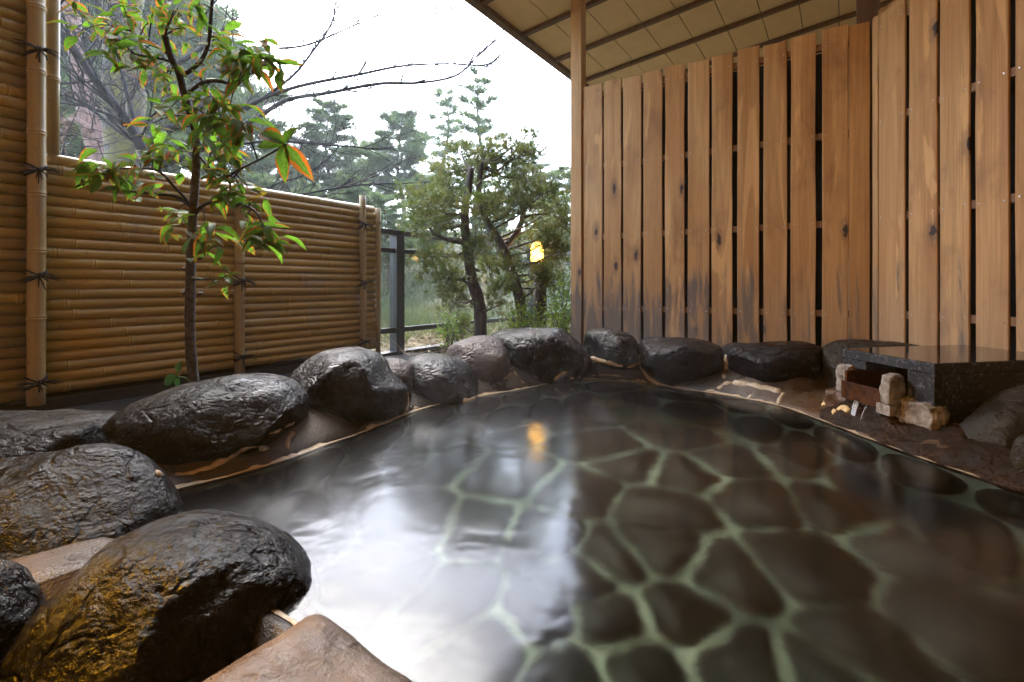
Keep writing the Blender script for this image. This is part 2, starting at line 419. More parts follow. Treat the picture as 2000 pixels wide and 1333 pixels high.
# ------------------------------------------------------------------ ground, pool
WL = [(-.40, .43), (-.69, .47), (-1.10, .47), (-1.32, .50), (-1.385, .61), (-1.362, .76), (-1.358, .90), (-1.378, 1.064), (-1.405, 1.304),
      (-1.452, 1.568), (-1.41, 1.85), (-1.33, 2.117), (-1.25, 2.39), (-1.12, 2.57), (-.869, 2.634), (-.642, 2.57), (-.433, 2.53),
      (-.212, 2.418), (-.013, 2.174), (.147, 1.97), (.269, 1.83), (.40, 1.71), (.62, 1.48), (.85, 1.15), (.95, .75), (.75, .42), (.35, .33), (0, .38)]
LOOP = catmull([(x, y, 0) for x, y in WL], 9, True)      # runs clockwise seen from above
NL = len(LOOP)
def onrm(i):
    t = (LOOP[(i + 2) % NL] - LOOP[(i - 2) % NL]).normalized()
    return Vector((-t.y, t.x, 0))
cen = sum(LOOP, Vector()) / NL
SG = 1 if onrm(NL // 3).dot(LOOP[NL // 3] - cen) > 0 else -1
NRM = [onrm(i) * SG for i in range(NL)]

def gz(x, y):
    """height of the ground outside"""
    d = math.hypot(x, y)
    s = min(max((d - 6.0) / 16.0, 0), 1); s = s * s * (3 - 2 * s)
    return -.08 + 2.7 * s + .10 * mn.noise(Vector((x * .35, y * .35, 0))) * min(1, max(0, (d - 4.5) / 3))
g = MB(); rs = [0, 1.2, 2, 3, 3.6, 4.2, 4.8, 5.4, 6, 6.7, 7.5, 8.5, 9.5, 11, 12.5, 14, 16, 18, 20, 23, 27, 34, 45, 70, 120, 250, 600]
NA = 96
for r in rs:
    for k in range(NA):
        a = 2 * math.pi * k / NA; x, y = r * math.cos(a), r * math.sin(a)
        g.v.append((x, y, gz(x, y) - (.75 if r < 2.1 else .12 if r < 4.1 else 0)))
for i in range(len(rs) - 1):
    for k in range(NA):
        k2 = (k + 1) % NA; g.f.append((i * NA + k, i * NA + k2, (i + 1) * NA + k2, (i + 1) * NA + k)[::-1])
tag(g.build('ground', M['ground'], smooth=True), kind='structure')

# mortar rim of the bath
PROF = [(-.004, -.62), (-.002, -.08), (.0, -.012), (.008, .006), (.03, .022), (.07, .05), (.12, .075), (.18, .095), (.25, .11), (.34, .115), (.45, .10), (.56, .06), (.66, 0), (.74, -.06), (.80, -.16)]
rim = MB()
for i in range(NL):
    p, n = LOOP[i], NRM[i]
    for j, (o, z) in enumerate(PROF):
        k = 1.0
        if p.y < .58 and p.x > -1.36:
            k = (.3 if -1.24 < p.x < -1.04 else -.9) if o > .05 else .2
        elif p.y < .80 and p.x < -1.2: k = .35 + .65 * max(0, (p.y - .58) / .22)                       # low under the slab and the near boulders
        if p.x > -.25 and p.y > .8: k = .55
        kz = z * k if z > 0 else z
        q = p + n * (o * (1 if p.y > .7 else .8))
        nz = mn.noise(q * 7) * .022 * min(1, max(0, o * 8)) + mn.noise(q * 22) * .008 * min(1, max(0, o * 12))
        e = mn.noise(Vector((p.x * 9, p.y * 9, 4))) * .012
        q = q + n * e
        rim.v.append((q.x, q.y, kz + nz))
m = len(PROF)
for i in range(NL):
    i2 = (i + 1) % NL
    for j in range(m - 1):
        rim.f.append((i * m + j, i2 * m + j, i2 * m + j + 1, i * m + j + 1)[::1 if SG < 0 else -1])
pool_rim = rim.build('pool_rim', M['mortar'], smooth=True); tag(pool_rim, kind='structure')
RIMBV = BVHTree.FromPolygons([Vector(v) for v in rim.v], rim.f)

# water sheet
wt = MB(); wt.v = [tuple(p + NRM[i] * .02) for i, p in enumerate(LOOP)]; wt.f = [tuple(range(NL))[::-1] if SG > 0 else tuple(range(NL))]
water = wt.build('pool_water', M['water']); tag(water, kind='structure')
if water.data.polygons[0].normal.z < 0: water.data.flip_normals()

# pool floor with its paving stones
FZ = -.52
fl = MB(); fl.v = [(*(p + NRM[i] * .02).xy, FZ - .012) for i, p in enumerate(LOOP)]; fl.f = [tuple(range(NL))]
floor = fl.build('pool_floor', M['grout']); tag(floor, kind='structure')
if floor.data.polygons[0].normal.z < 0: floor.data.flip_normals()
def seen_floor(px, py):
    d = (at(px, py, 1) - CAM).normalized(); tw = CAMZ / -d.z; p = CAM + d * tw
    h = Vector((d.x, d.y, 0)); s = h.length / 1.33; c = math.sqrt(1 - s * s); h.normalize()
    q = p + h * (s / c) * (-FZ); return (q.x, q.y)
seeds = [seen_floor(*q) for q in [(1285, 995), (1278, 1068), (1430, 1125), (1335, 1195), (1575, 1110), (1500, 975), (1610, 985), (1200, 1085), (1190, 1210),
         (1455, 1300), (1690, 1270), (1800, 1080), (1330, 920), (1240, 905), (1430, 900), (1560, 900), (1700, 940), (1130, 1130), (1060, 1200), (960, 1260), (880, 1170),
         (1060, 1050), (1130, 960), (930, 1030), (760, 1120), (820, 1020), (1240, 1300), (1110, 1320), (1000, 930), (1880, 1220), (1620, 1330), (1180, 870), (1330, 850), (1470, 840)]]
tries = 0
def inside(x, y, mrg=0):
    c = False; j = NL - 1
    for i in range(NL):
        a, b = LOOP[i], LOOP[j]
        if (a.y > y) != (b.y > y) and x < (b.x - a.x) * (y - a.y) / (b.y - a.y) + a.x: c = not c
        j = i
    return c
while tries < 4000 and len(seeds) < 120:
    tries += 1; x, y = random.uniform(-1.5, 1), random.uniform(.3, 2.7)
    if inside(x, y) and all((x - a) ** 2 + (y - b) ** 2 > .33 ** 2 for a, b in seeds): seeds.append((x, y))
def clip(poly, nx, ny, c):
    out = []
    for i in range(len(poly)):
        a, b = poly[i], poly[(i + 1) % len(poly)]
        da, db = a[0] * nx + a[1] * ny - c, b[0] * nx + b[1] * ny - c
        if da <= 0: out.append(a)
        if da * db < 0:
            t = da / (da - db); out.append((a[0] + (b[0] - a[0]) * t, a[1] + (b[1] - a[1]) * t))
    return out
def voronoi(i, pts, box, gap):
    x, y = pts[i]; poly = [(box[0], box[1]), (box[2], box[1]), (box[2], box[3]), (box[0], box[3])]
    for j, (a, b) in enumerate(pts):
        if j == i: continue
        dx, dy = a - x, b - y; L = math.hypot(dx, dy)
        if L > 1.6: continue
        nx, ny = dx / L, dy / L; c = ((a + x) / 2) * nx + ((b + y) / 2) * ny - gap
        poly = clip(poly, nx, ny, c)
        if len(poly) < 3: return None
    return poly
def rounded(poly, it=2):
    for _ in range(it):
        o = []
        for i in range(len(poly)):
            a, b = poly[i], poly[(i + 1) % len(poly)]
            o += [(a[0] * .75 + b[0] * .25, a[1] * .75 + b[1] * .25), (a[0] * .25 + b[0] * .75, a[1] * .25 + b[1] * .75)]
        poly = o
    return poly
def jag(poly):
    o = []
    for i in range(len(poly)):
        a, b = Vector(poly[i]), Vector(poly[(i + 1) % len(poly)]); L = (b - a).length
        if L < .015: continue
        c = min(.022, L * .3) / L; n = Vector((b.y - a.y, a.x - b.x)) / L
        o += [tuple(a.lerp(b, c)), tuple(a.lerp(b, .3) + n * random.uniform(-.017, .005)), tuple(a.lerp(b, .65) + n * random.uniform(-.017, .005)), tuple(a.lerp(b, 1 - c))]
    return rounded(o, 1)
def stone_mesh(poly, to3, h):
    n = len(poly); cx = sum(p[0] for p in poly) / n; cy_ = sum(p[1] for p in poly) / n
    b = MB()
    for s, z in ((1, 0), (1, h * .6), (.97, h)):
        b.v += [to3(cx + (x - cx) * s, cy_ + (y - cy_) * s, z + .004 * mn.noise(Vector((x * 9, y * 9, z * 20)))) for x, y in poly]
    for k in range(2):
        b.f += [(k * n + i, k * n + (i + 1) % n, (k + 1) * n + (i + 1) % n, (k + 1) * n + i) for i in range(n)]
    b.f.append(tuple(2 * n + i for i in range(n)))
    return b
for i in range(len(seeds)):
    if not inside(*seeds[i]): continue
    gp = random.uniform(.003, .011)
    poly = voronoi(i, seeds, (-1.6, .2, 1.1, 2.8), gp)
    if not poly: continue
    poly = jag(poly)
    stone_mesh(poly, lambda x, y, z: (x, y, FZ - .03 + z),   .030 + random.uniform(0, .006)).build('paving_stone', M['floorstone'], floor, True)
# the bath's inner wall: stones set in pale grout below the water line
arc = [0]
for i in range(NL): arc.append(arc[-1] + (LOOP[(i + 1) % NL] - LOOP[i]).length)
def wall_pt(u, z, o):
    u = u % arc[-1]; i = max(k for k in range(NL) if arc[k] <= u); t = (u - arc[i]) / max(1e-6, arc[i + 1] - arc[i])
    p = LOOP[i].lerp(LOOP[(i + 1) % NL], t); n = NRM[i].lerp(NRM[(i + 1) % NL], t).normalized()
    q = p - n * (o + .012 + max(0, -z) * .12); return (q.x, q.y, z)
wb = MB(); mm = 5; zz = [-.014, -.12, -.25, -.4, FZ - .01]
for i in range(NL): wb.v += [wall_pt(arc[i], z, 0) for z in zz]
for i in range(NL):
    i2 = (i + 1) % NL
    for j in range(mm - 1): wb.f.append((i * mm + j, i2 * mm + j, i2 * mm + j + 1, i * mm + j + 1)[::-1 if SG < 0 else 1])
pool_wall = wb.build('pool_wall', M['grout'], smooth=True); tag(pool_wall, kind='structure')
wseed = []; u = 0
while u < arc[-1] - .12:
    wseed.append((u, -.10 + random.uniform(-.03, .03))); wseed.append((u + .13, -.36 + random.uniform(-.05, .05))); u += random.uniform(.22, .36)
for i, (uu, z) in enumerate(wseed):
    poly = voronoi(i, wseed, (uu - .3, FZ, uu + .3, -.02), .014)
    if not poly: continue
    stone_mesh(rounded(poly, 2), lambda x, y, z: wall_pt(x, y, z), .022).build('wall_stone', M['floorstone'], pool_wall, True)

# ------------------------------------------------------------------ boulders
ROCKBV = []
def outline_rho(poly, a):
    """distance from the origin to a closed polygon in direction a"""
    dx, dy = math.cos(a), math.sin(a); best = None
    for i in range(len(poly)):
        (x1, y1), (x2, y2) = poly[i], poly[(i + 1) % len(poly)]
        ex, ey = x2 - x1, y2 - y1; den = dx * ey - dy * ex
        if abs(den) < 1e-9: continue
        t = (x1 * ey - y1 * ex) / den; s = (x1 * dy - y1 * dx) / den
        if t > 0 and -1e-6 <= s <= 1 + 1e-6: best = t if best is None or t > best else best
    return best or .05
def boulder(px, d, thick, label, m='rock', sub=5, p=.82, amp=1.0, center=None, lean=0.0, seed=0, name='boulder', group='boulders around the bath', kz=1.0):
    pts = catmull([(x, y, 0) for x, y in px], 4, True)
    cx = center[0] if center else (min(q[0] for q in px) + max(q[0] for q in px)) / 2
    cyy = center[1] if center else (min(q[1] for q in px) + max(q[1] for q in px)) / 2
    s = d / FPX; poly = [((q.x - cx) * s, (cyy - q.y) * s) for q in pts]
    C = at(cx, cyy, d)
    tab = [outline_rho(poly, 2 * math.pi * k / 256) for k in range(256)]
    bm = bmesh.new(); bmesh.ops.create_icosphere(bm, subdivisions=sub, radius=1)
    o = Vector((seed * 3.1, seed * 1.7, seed * .9))
    for v in bm.verts:
        r, u, f = v.co.x, v.co.z, v.co.y
        a = math.atan2(u, r) % (2 * math.pi); k = a / (2 * math.pi) * 256; i = int(k) % 256; t = k - int(k)
        rho = tab[i] * (1 - t) + tab[(i + 1) % 256] * t
        ss = min(1, math.hypot(r, u)) ** p
        ff = math.copysign(abs(f) ** .85, f) * thick
        q = RGT * (rho * ss * math.cos(a)) + UP * (rho * ss * math.sin(a)) + FWD * ff
        q = q + UP * (lean * ff)
        dirn = (RGT * r + UP * u + FWD * f).normalized()
        w_ = q + o
        dn = .018 * mn.noise(w_ * 4) + .007 * mn.noise(w_ * 10) + .0018 * (mn.ridged_multi_fractal(w_ * 14, 1., 2., 3, 1., 2.) - 1) + .0016 * mn.noise(w_ * 40)
        v.co = q + dirn * dn * amp
    RF = random.Random(seed + 50)
    for _ in range(7):
        pn = (RGT * RF.gauss(0, 1) + UP * RF.gauss(.3, .7) - FWD * abs(RF.gauss(.6, .6))).normalized(); sup = max(v.co.dot(pn) for v in bm.verts); c = sup * RF.uniform(.78, .92)
        for v in bm.verts:
            h = v.co.dot(pn) - c + .006 * mn.noise(v.co * 18)
            if h > 0: v.co -= pn * h * .72
    me = bpy.data.meshes.new(name); bm.to_mesh(me); bm.free()
    ob = link(name, me, M[m], None, True); ob.location = C
    tag(ob, label, 'boulder', group)
    ROCKBV.append(BVHTree.FromPolygons([C + v.co for v in me.vertices], [tuple(q.vertices) for q in me.polygons]))
    return ob
boulder([(-160, 840), (0, 818), (90, 819), (170, 823), (200, 845), (216, 890), (222, 935), (150, 985), (0, 990), (-140, 970)], 1.50, .26,
        'flat topped black boulder at the left picture edge below the tall bamboo screen', seed=1, p=.7)
boulder([(252, 820), (275, 785), (330, 758), (400, 742), (470, 733), (525, 736), (562, 752), (588, 790), (588, 820), (565, 850), (500, 880), (420, 915), (340, 930), (285, 905), (262, 860)], 1.58, .24,
        'long black boulder before the sapling trunk, lime line round its foot', seed=2, p=.74)
boulder([(565, 760), (580, 725), (618, 697), (665, 682), (708, 684), (738, 700), (760, 735), (795, 770), (795, 800), (740, 838), (680, 848), (610, 830), (575, 800)], 2.0, .24,
        'big humped black boulder between the bamboo fence end and the steaming water', seed=3)
boulder([(728, 712), (750, 699), (780, 704), (805, 722), (810, 760), (770, 780), (735, 760)], 2.25, .12,
        'small grey brown boulder wedged behind the humped boulder', 'rock_brown', seed=4, sub=4)
boulder([(788, 735), (800, 708), (830, 697), (868, 699), (905, 712), (932, 738), (940, 768), (905, 795), (850, 804), (810, 795), (792, 765)], 2.38, .2,
        'smaller rounded black boulder next to the purple brown boulder', seed=5, sub=4)
boulder([(865, 695), (880, 672), (915, 659), (955, 659), (985, 676), (1002, 708), (1000, 745), (960, 770), (905, 765), (872, 735)], 2.68, .22,
        'purple brown matte boulder in the far left corner of the bath', 'rock_brown', seed=6, sub=4)
boulder([(955, 662), (975, 648), (1010, 643), (1085, 642), (1115, 654), (1146, 686), (1152, 715), (1115, 745), (1050, 765), (1015, 755), (990, 725), (965, 690)], 2.88, .27,
        'flat topped wet boulder below the junipers and the lit garden lamp', seed=7, p=.66)
boulder([(1140, 662), (1150, 648), (1185, 644), (1230, 655), (1252, 668), (1254, 695), (1230, 716), (1180, 712), (1146, 700)], 2.85, .2,
        'small dark boulder beside the foot of the fence corner post', seed=8, sub=4, p=.74)
boulder([(1252, 690), (1260, 668), (1290, 658), (1340, 661), (1385, 667), (1415, 683), (1418, 712), (1402, 748), (1370, 766), (1320, 764), (1280, 745), (1258, 718)], 2.72, .22,
        'shiny black boulder under the wooden fence left of the long flat one', seed=9, p=.74)
boulder([(1420, 690), (1430, 674), (1470, 668), (1580, 668), (1605, 678), (1610, 712), (1592, 745), (1560, 764), (1500, 765), (1450, 750), (1424, 722)], 2.5, .21,
        'long flat topped black boulder under the wooden fence near the spout', seed=10, p=.66)
boulder([(1604, 740), (1622, 690), (1650, 670), (1700, 664), (1760, 668), (1800, 690), (1800, 790), (1700, 820), (1610, 810)], 2.3, .20,
        'brown grey boulder half hidden behind the granite spout', 'rock_grey', seed=11, p=.7)
boulder([(-260, 1020), (-120, 930), (-20, 905), (60, 897), (125, 884), (180, 897), (240, 935), (285, 985), (306, 1025), (290, 1060), (250, 1120), (170, 1210), (90, 1330), (-60, 1420), (-260, 1300)], 1.06, .24,
        'black boulder with an amber glint at the left edge behind the largest boulder', seed=12, sub=6)
boulder([(-130, 1420), (-30, 1290), (70, 1175), (165, 1085), (250, 1046), (330, 1032), (420, 1048), (500, 1080), (560, 1122), (596, 1170), (610, 1222), (590, 1290), (500, 1380), (380, 1470), (200, 1520), (0, 1500)], .84, .20,
        'largest boulder, black and wet in the foreground, nearest the camera', seed=13, sub=6, center=(300, 1260))
boulder([(1858, 890), (1885, 856), (1930, 818), (1968, 786), (2010, 762), (2080, 755), (2150, 830), (2140, 920), (2000, 930), (1890, 915)], 1.50, .10,
        'brown grey rounded boulder right of the granite spout', 'rock_grey', seed=14)
boulder([(1982, 915), (1994, 868), (2030, 850), (2090, 880), (2100, 940), (2020, 960)], 1.28, .05,
        'small tan stone at the right edge of the picture', 'rock_grey', seed=15, sub=4)

boulder([(-220, 1140), (-60, 1110), (10, 1150), (40, 1220), (30, 1300), (-40, 1380), (-220, 1420)], .74, .10,  # added boulder, stands in for the unreadable darkness of this corner
        'added low black boulder filling the dark bottom left corner of the picture', seed=16, sub=5)

# iron stained ledge under the spout, and the mortar slab in the foreground
def ledge(name, top, z, drop, m, label, cat, amp=.006, ro=.02, kind=None):
    base = [Vector(p) for p in top]
    pts = catmull(base, 6, True); n = len(pts); c = sum(pts, Vector()) / n
    b = MB(); rings = [(1.0, -drop), (1.0, -ro), (.985, -ro * .35), (.96, 0), (.8, .004), (.6, .006), (.4, .006), (.2, .004)]
    for s, dz in rings:
        for p in pts:
            q = c + (p - c) * s
            dz2 = mn.noise(q * 12) * amp * 2 + mn.noise(q * 40) * amp
            b.v.append((q.x + mn.noise(q * 15 + Vector((9, 0, 0))) * amp, q.y + mn.noise(q * 15) * amp, q.z + dz + (dz2 if dz > -drop else 0)))
    b.v.append((c.x, c.y, c.z + .004)); L = len(rings)
    for k in range(L - 1):
        for i in range(n):
            i2 = (i + 1) % n; b.f.append((k * n + i, k * n + i2, (k + 1) * n + i2, (k + 1) * n + i))
    for i in range(n): b.f.append(((L - 1) * n + i, (L - 1) * n + (i + 1) % n, L * n))
    o = b.build(name, M[m], None, True)
    me = o.data; bm = bmesh.new(); bm.from_mesh(me); bmesh.ops.recalc_face_normals(bm, faces=bm.faces); bm.to_mesh(me); bm.free()
    ROCKBV.append(BVHTree.FromPolygons([v.co.copy() for v in me.vertices], [tuple(q.vertices) for q in me.polygons]))
    return tag(o, label, cat, None, kind)
ledge('rim_slab', [onz(540, 1240, .05), onz(612, 1196, .045), onz(665, 1224, .035), onz(740, 1280, .03), onz(822, 1338, .03), onz(880, 1400, .03), onz(760, 1560, .03), onz(450, 1560, .04), onz(330, 1380, .05)],
      0, .4, 'slab', 'wet brown grey mortar slab at the bottom edge beside the largest foreground boulder', 'slab', .0016, .022)
ledge('stained_ledge', [(*onz(1600, 806, .02).xy, .05), (*onz(1660, 835, .01).xy, .02), (*onz(1760, 876, .008).xy, .012), (*onz(1880, 917, .008).xy, .012), (*onz(2010, 958, .01).xy, .015), (.62, 1.62, .05), (.75, 1.9, .10), (.35, 2.1, .09), (.1, 2.3, .10)],
      0, .3, 'apron', 'rust brown wet rock ledge under the granite spout', 'ledge', .012, .02)

# lime seams: beads laid over the boulders and the rim where the water has left scale
def cast(px, py):
    d = (at(px, py, 1) - CAM).normalized(); best = None
    for b in ROCKBV + [RIMBV]:
        h = b.ray_cast(CAM, d)
        if h[0] is not None and (best is None or h[3] < best[3]): best = h
    return best
def seam(pts, r, m='lime'):
    b = MB(); P_ = []
    pl = catmull([(x, y, 0) for x, y in pts], 5)
    for q in pl:
        h = cast(q.x + 2.5 * mn.noise(q * .06), q.y + 2.5 * mn.noise(q * .06 + Vector((5, 5, 0))))
        if h: P_.append(h[0] + (h[1] if h[1].dot(CAM - h[0]) > 0 else -h[1]) * (-.95 * r))
    run = []
    def flush():
        if len(run) > 2:
            b.tube(run, [1.5 * r * (.85 + .5 * mn.noise(p * 40)) * (.45 if i in (0, len(run) - 1) else 1) for i, p in enumerate(run)], 7)
    for p in P_:
        if run and (p - run[-1]).length > .07: flush(); run = []
        run.append(p)
    flush()
    if b.v: b.build('mineral_seam', M[m], pool_rim, True)
for pts, r in [([(300, 923), (345, 927), (400, 917), (450, 893), (490, 874), (530, 876)], .009),
               ([(523, 850), (550, 838), (576, 825)], .007), ([(574, 842), (562, 862), (566, 880)], .009),
               ([(715, 852), (720, 838), (745, 830), (760, 833), (785, 815), (797, 792), (796, 765)], .008),
               ([(800, 793), (820, 800), (860, 802), (900, 789), (935, 772)], .009), ([(1000, 715), (1010, 735), (1025, 750)], .007), ([(984, 742), (998, 730), (995, 718)], .007),
               ([(1083, 745), (1095, 732), (1110, 725)], .008), ([(1150, 700), (1190, 710), (1225, 717), (1245, 710), (1251, 688)], .013),
               ([(1250, 712), (1262, 732), (1285, 750), (1310, 759), (1350, 766), (1400, 763)], .011), ([(1400, 760), (1420, 748), (1450, 748), (1490, 757), (1530, 764)], .018),
               ([(1530, 765), (1525, 780), (1518, 794)], .010), ([(1468, 770), (1456, 784), (1440, 797)], .010), ([(1418, 690), (1416, 720), (1412, 745)], .014),
               ([(1110, 742), (1150, 735), (1190, 733), (1235, 738), (1265, 750)], .008)]:
    seam(pts, r)
seam([(1612, 792), (1616, 780), (1626, 786), (1628, 812)], .012, 'ochre'); seam([(1634, 800), (1645, 796), (1660, 803)], .010, 'ochre')
# thin scale line where the water meets the rim
b = MB()
for i in range(NL):
    p, n = LOOP[i], NRM[i]
    e = mn.noise(Vector((p.x * 9, p.y * 9, 4))) * .012
    w_ = max(.0012, .007 + .008 * mn.noise(p * 9) + .005 * mn.noise(p * 37))
    for o, dz in ((-.004, .0004), (w_ * .5, .0025), (w_, .0012)):
        q = p + n * (o + e * (1 if o > 0 else .6)); h = RIMBV.ray_cast(q + Vector((0, 0, .3)), Vector((0, 0, -1)))
        z = max(0.0005, h[0].z if h[0] is not None else 0) if o > 0 else .0005
        b.v.append((q.x, q.y, z + dz))
for i in range(NL):
    for k in range(2): b.f.append((i * 3 + k, ((i + 1) % NL) * 3 + k, ((i + 1) % NL) * 3 + k + 1, i * 3 + k + 1)[::1 if SG < 0 else -1])
b.build('water_line_scale', M['lime'], pool_rim, True)

# dark bed behind the boulders
b = MB(); b.box((-3.2, -2, -.4), (-1.75, 3.1, -.035)); b.box((-1.75, 2.95, -.4), (.9, 3.5, -.03))
tag(b.build('planting_bed', M['soil']), kind='structure')

# ------------------------------------------------------------------ bamboo fences (plane x = -2.9)
def cane(p0, p1, r, seed, first=None, n=10, name='bamboo_cane', m='bamboo', parent=None, gap=(.36, .58), bulge=.0022):
    R_ = random.Random(seed); p0, p1 = Vector(p0), Vector(p1); L = (p1 - p0).length; d = (p1 - p0) / L
    s = [0.]; nd = [.5]; off = [0.]; x = R_.uniform(.04, .34) if first is None else first
    while x < L - .02:
        for dx, o, k in ((-.020, 0, .5), (-.008, bulge * .5, .5), (-.006, bulge * 1.3, 1), (-.002, bulge * 1.3, 1), (0, -bulge * .2, 0), (.002, -bulge * .2, 0), (.004, bulge, 1), (.008, bulge, 1), (.010, bulge * .4, .5), (.022, 0, .5)):
            s.append(x + dx); off.append(o); nd.append(k)
        x += R_.uniform(*gap)
    s.append(L); off.append(0); nd.append(.5)
    order = np.argsort(s); s = [s[i] for i in order]; off = [off[i] for i in order]; nd = [nd[i] for i in order]
    bow = d.orthogonal().normalized() * R_.uniform(-.003, .003); tp = R_.uniform(-.10, .10)
    b = MB(); b.tube([p0 + d * q + bow * math.sin(math.pi * q / L) for q in s], [r * (1 + tp * (q / L - .5)) + o for q, o in zip(s, off)], n)
    o = b.build(name, M[m], parent, True)
    at_ = o.data.attributes.new('node', 'FLOAT', 'POINT'); at_.data.foreach_set('value', [k for k in nd for _ in range(n)])
    return o
FX = -2.9
low = empty('bamboo_fence', (FX, 1.75, .03), 'low fence of stacked horizontal bamboo canes behind the sapling, ending at the glass railing', 'fence')
tall = empty('bamboo_fence', (FX, 0, .03), 'tall screen of horizontal bamboo canes at the left edge of the picture', 'fence')
NLOW = 22; pitch = (1.035 - .035) / NLOW
for k in range(NLOW):
    z = .035 + pitch * (k + .5)
    cane((FX - .024, .78, z), (FX - .024, 2.665, z + .006), pitch * .545, 100 + k, parent=low)
cane((FX - .03, .80, 1.056), (FX - .03, 2.66, 1.066), .026, 99, parent=low, name='cap_cane', m='bamboo_post')
for k in range(44):
    z = .018 + pitch * (k + .5)
    cane((FX - .024, -1.6, z), (FX - .024, .775, z), pitch * .545, 300 + k, parent=tall)
# posts
cane((FX + .028, .752, .0), (FX + .028, .752, 2.3), .031, 1, parent=tall, name='bamboo_post', m='bamboo_post', gap=(.22, .30), n=16)
cane((FX + .005, .812, 1.075), (FX + .005, .812, 2.3), .024, 2, parent=tall, name='bamboo_post', m='bamboo_post', gap=(.3, .45), n=14)
cane((FX + .024, 1.63, .0), (FX + .024, 1.63, 1.10), .026, 3, parent=low, name='bamboo_post', m='bamboo_post', gap=(.22, .32), n=14)
cane((FX + .022, 2.518, .0), (FX + .022, 2.518, 1.145), .0225, 4, parent=low, name='bamboo_post', m='bamboo_post', gap=(.22, .32), n=14)
cane((FX + .0, 2.682, .0), (FX + .0, 2.682, 1.08), .019, 5, parent=low, name='bamboo_post', m='bamboo_post', gap=(.3, .4), n=12)
b = MB(); b.box((FX - .075, -1.6, .0), (FX - .055, .77, 2.2)); b.build('dark_backing', M['void'], tall)
b = MB(); b.box((FX - .075, .78, .0), (FX - .055, 2.66, 1.03)); b.build('dark_backing', M['void'], low)
b = MB(); b.box((FX - .07, -1.6, -.2), (FX + .01, 2.7, .012)); tag(b.build('fence_plinth', M['void']), kind='structure')
def tie(y, z, r, parent, seed):
    R_ = random.Random(seed); b = MB(); c = Vector((FX + r * .95, y, z))
    for s, dz in ((1, .012), (-1, .010), (1, -.012)):
        pts = []
        for k in range(9):
            a = math.pi * (k / 8 - .5)
            pts.append(c + Vector((math.cos(a) * (r + .004) - .006, math.sin(a) * (r + .005), s * math.sin(a) * .022 + dz * .3)))
        b.tube(pts, .0042, 5)
    kn = c + Vector((r + .006, 0, 0))
    for k in range(5):
        a = R_.uniform(0, 6.28); q = Vector((R_.uniform(-.002, .004), math.cos(a) * .012, math.sin(a) * .012))
        b.tube([kn + q, kn - q * .6 + Vector((.006, 0, 0)), kn - q], .0045, 5)
    for s in (-1, 1):
        for k in range(5):
            e = Vector((R_.uniform(.0, .02), s * R_.uniform(.045, .085), R_.uniform(-.03, .012)))
            b.tube([kn, kn + e * .5 + Vector((.006, 0, .006)), kn + e], [.003, .0028, .0012], 4)
    for k in range(3):
        e = Vector((R_.uniform(0, .01), R_.uniform(-.02, .02), -R_.uniform(.03, .06))); b.tube([kn, kn + e * .5, kn + e], [.0035, .003, .002], 4)
    b.build('cord_tie', M['cord'], parent, True)
for i, z in enumerate((1.492, .9895, .544, .094)): tie(.752, z, .031, tall, 10 + i)
for i, z in enumerate((.97, .53, .105)): tie(1.63, z, .026, low, 20 + i)
for i, z in enumerate((.938, .525, .11)): tie(2.518, z, .0225, low, 30 + i)

# ------------------------------------------------------------------ wooden fence
wf = empty('wooden_fence', (-.6, 3.2, 0), 'tall cedar plank fence with dark gaps between its upright boards, folded towards the spout', 'fence')
ed = [(-1.345, -1.479), (-1.215, -1.332), (-1.083, -1.201), (-.949, -1.066), (-.813, -.930), (-.670, -.794), (-.543, -.656), (-.401, -.516), (-.263, -.380), (-.127, -.243), (.019, -.099), (.112, .022)]
def fplank(x0, x1, z1, y=3.2, name='plank', Mx=None, cut=None):
    """an upright board; local x along the fence, front at local y = 0"""
    W = x1 - x0; b = MB(); R_ = random.Random(int(x0 * 999) + 7)
    zs = [.0, .4, .8, 1.15, 1.5, z1 - .02, z1]; j = [(R_.uniform(-.0025, .0025), R_.uniform(-.0025, .0025)) for _ in zs]
    T = .009; e = .0025
    for (z, (a, c)) in zip(zs, j):
        zl = z; zr = z
        if z >= z1 - .001 and cut: zl = z - cut
        l, r = x0 + a, x1 + c
        b.v += [(l, e, zl), (l + e, 0, zl), (r - e, 0, zr), (r, e, zr), (r, T, zr), (l, T, zl)]
    for k in range(len(zs) - 1):
        for i in range(6):
            i2 = (i + 1) % 6; b.f.append((k * 6 + i, k * 6 + i2, (k + 1) * 6 + i2, (k + 1) * 6 + i))
    b.f.append(tuple((len(zs) - 1) * 6 + i for i in range(6)))
    if Mx: b.v = [tuple(Mx @ Vector(v)) for v in b.v]
    else: b.v = [(v[0], v[1] + y, v[2]) for v in b.v]
    return b.build(name, M['wood'], wf)
for i, (x1, x0) in enumerate(ed):
    fplank(x0, x1, 1.845 + .006 * math.sin(i * 2.1) + .012 * i / 11, y=3.2 + (.003 if i == 11 else 0))
fplank(-1.489, -1.482, 1.845, 3.2005, 'plank')
p2 = Vector((.117, 3.2, 0)); d2 = Vector((.637, -.77, 0)).normalized(); n2 = Vector((.77, .637, 0)).normalized()
M2 = Matrix(((d2.x, n2.x, 0, p2.x), (d2.y, n2.y, 0, p2.y), (0, 0, 1, 0), (0, 0, 0, 1)))
for a, c in [(.042, .194), (.215, .356), (.368, .498), (.523, .65), (.673, .80), (.82, .95), (.97, 1.10), (1.12, 1.25)]:
    fplank(a, c, 1.90, Mx=M2, cut=(.05 if a < .1 else None))
fplank(.004, .040, 1.86, Mx=M2)
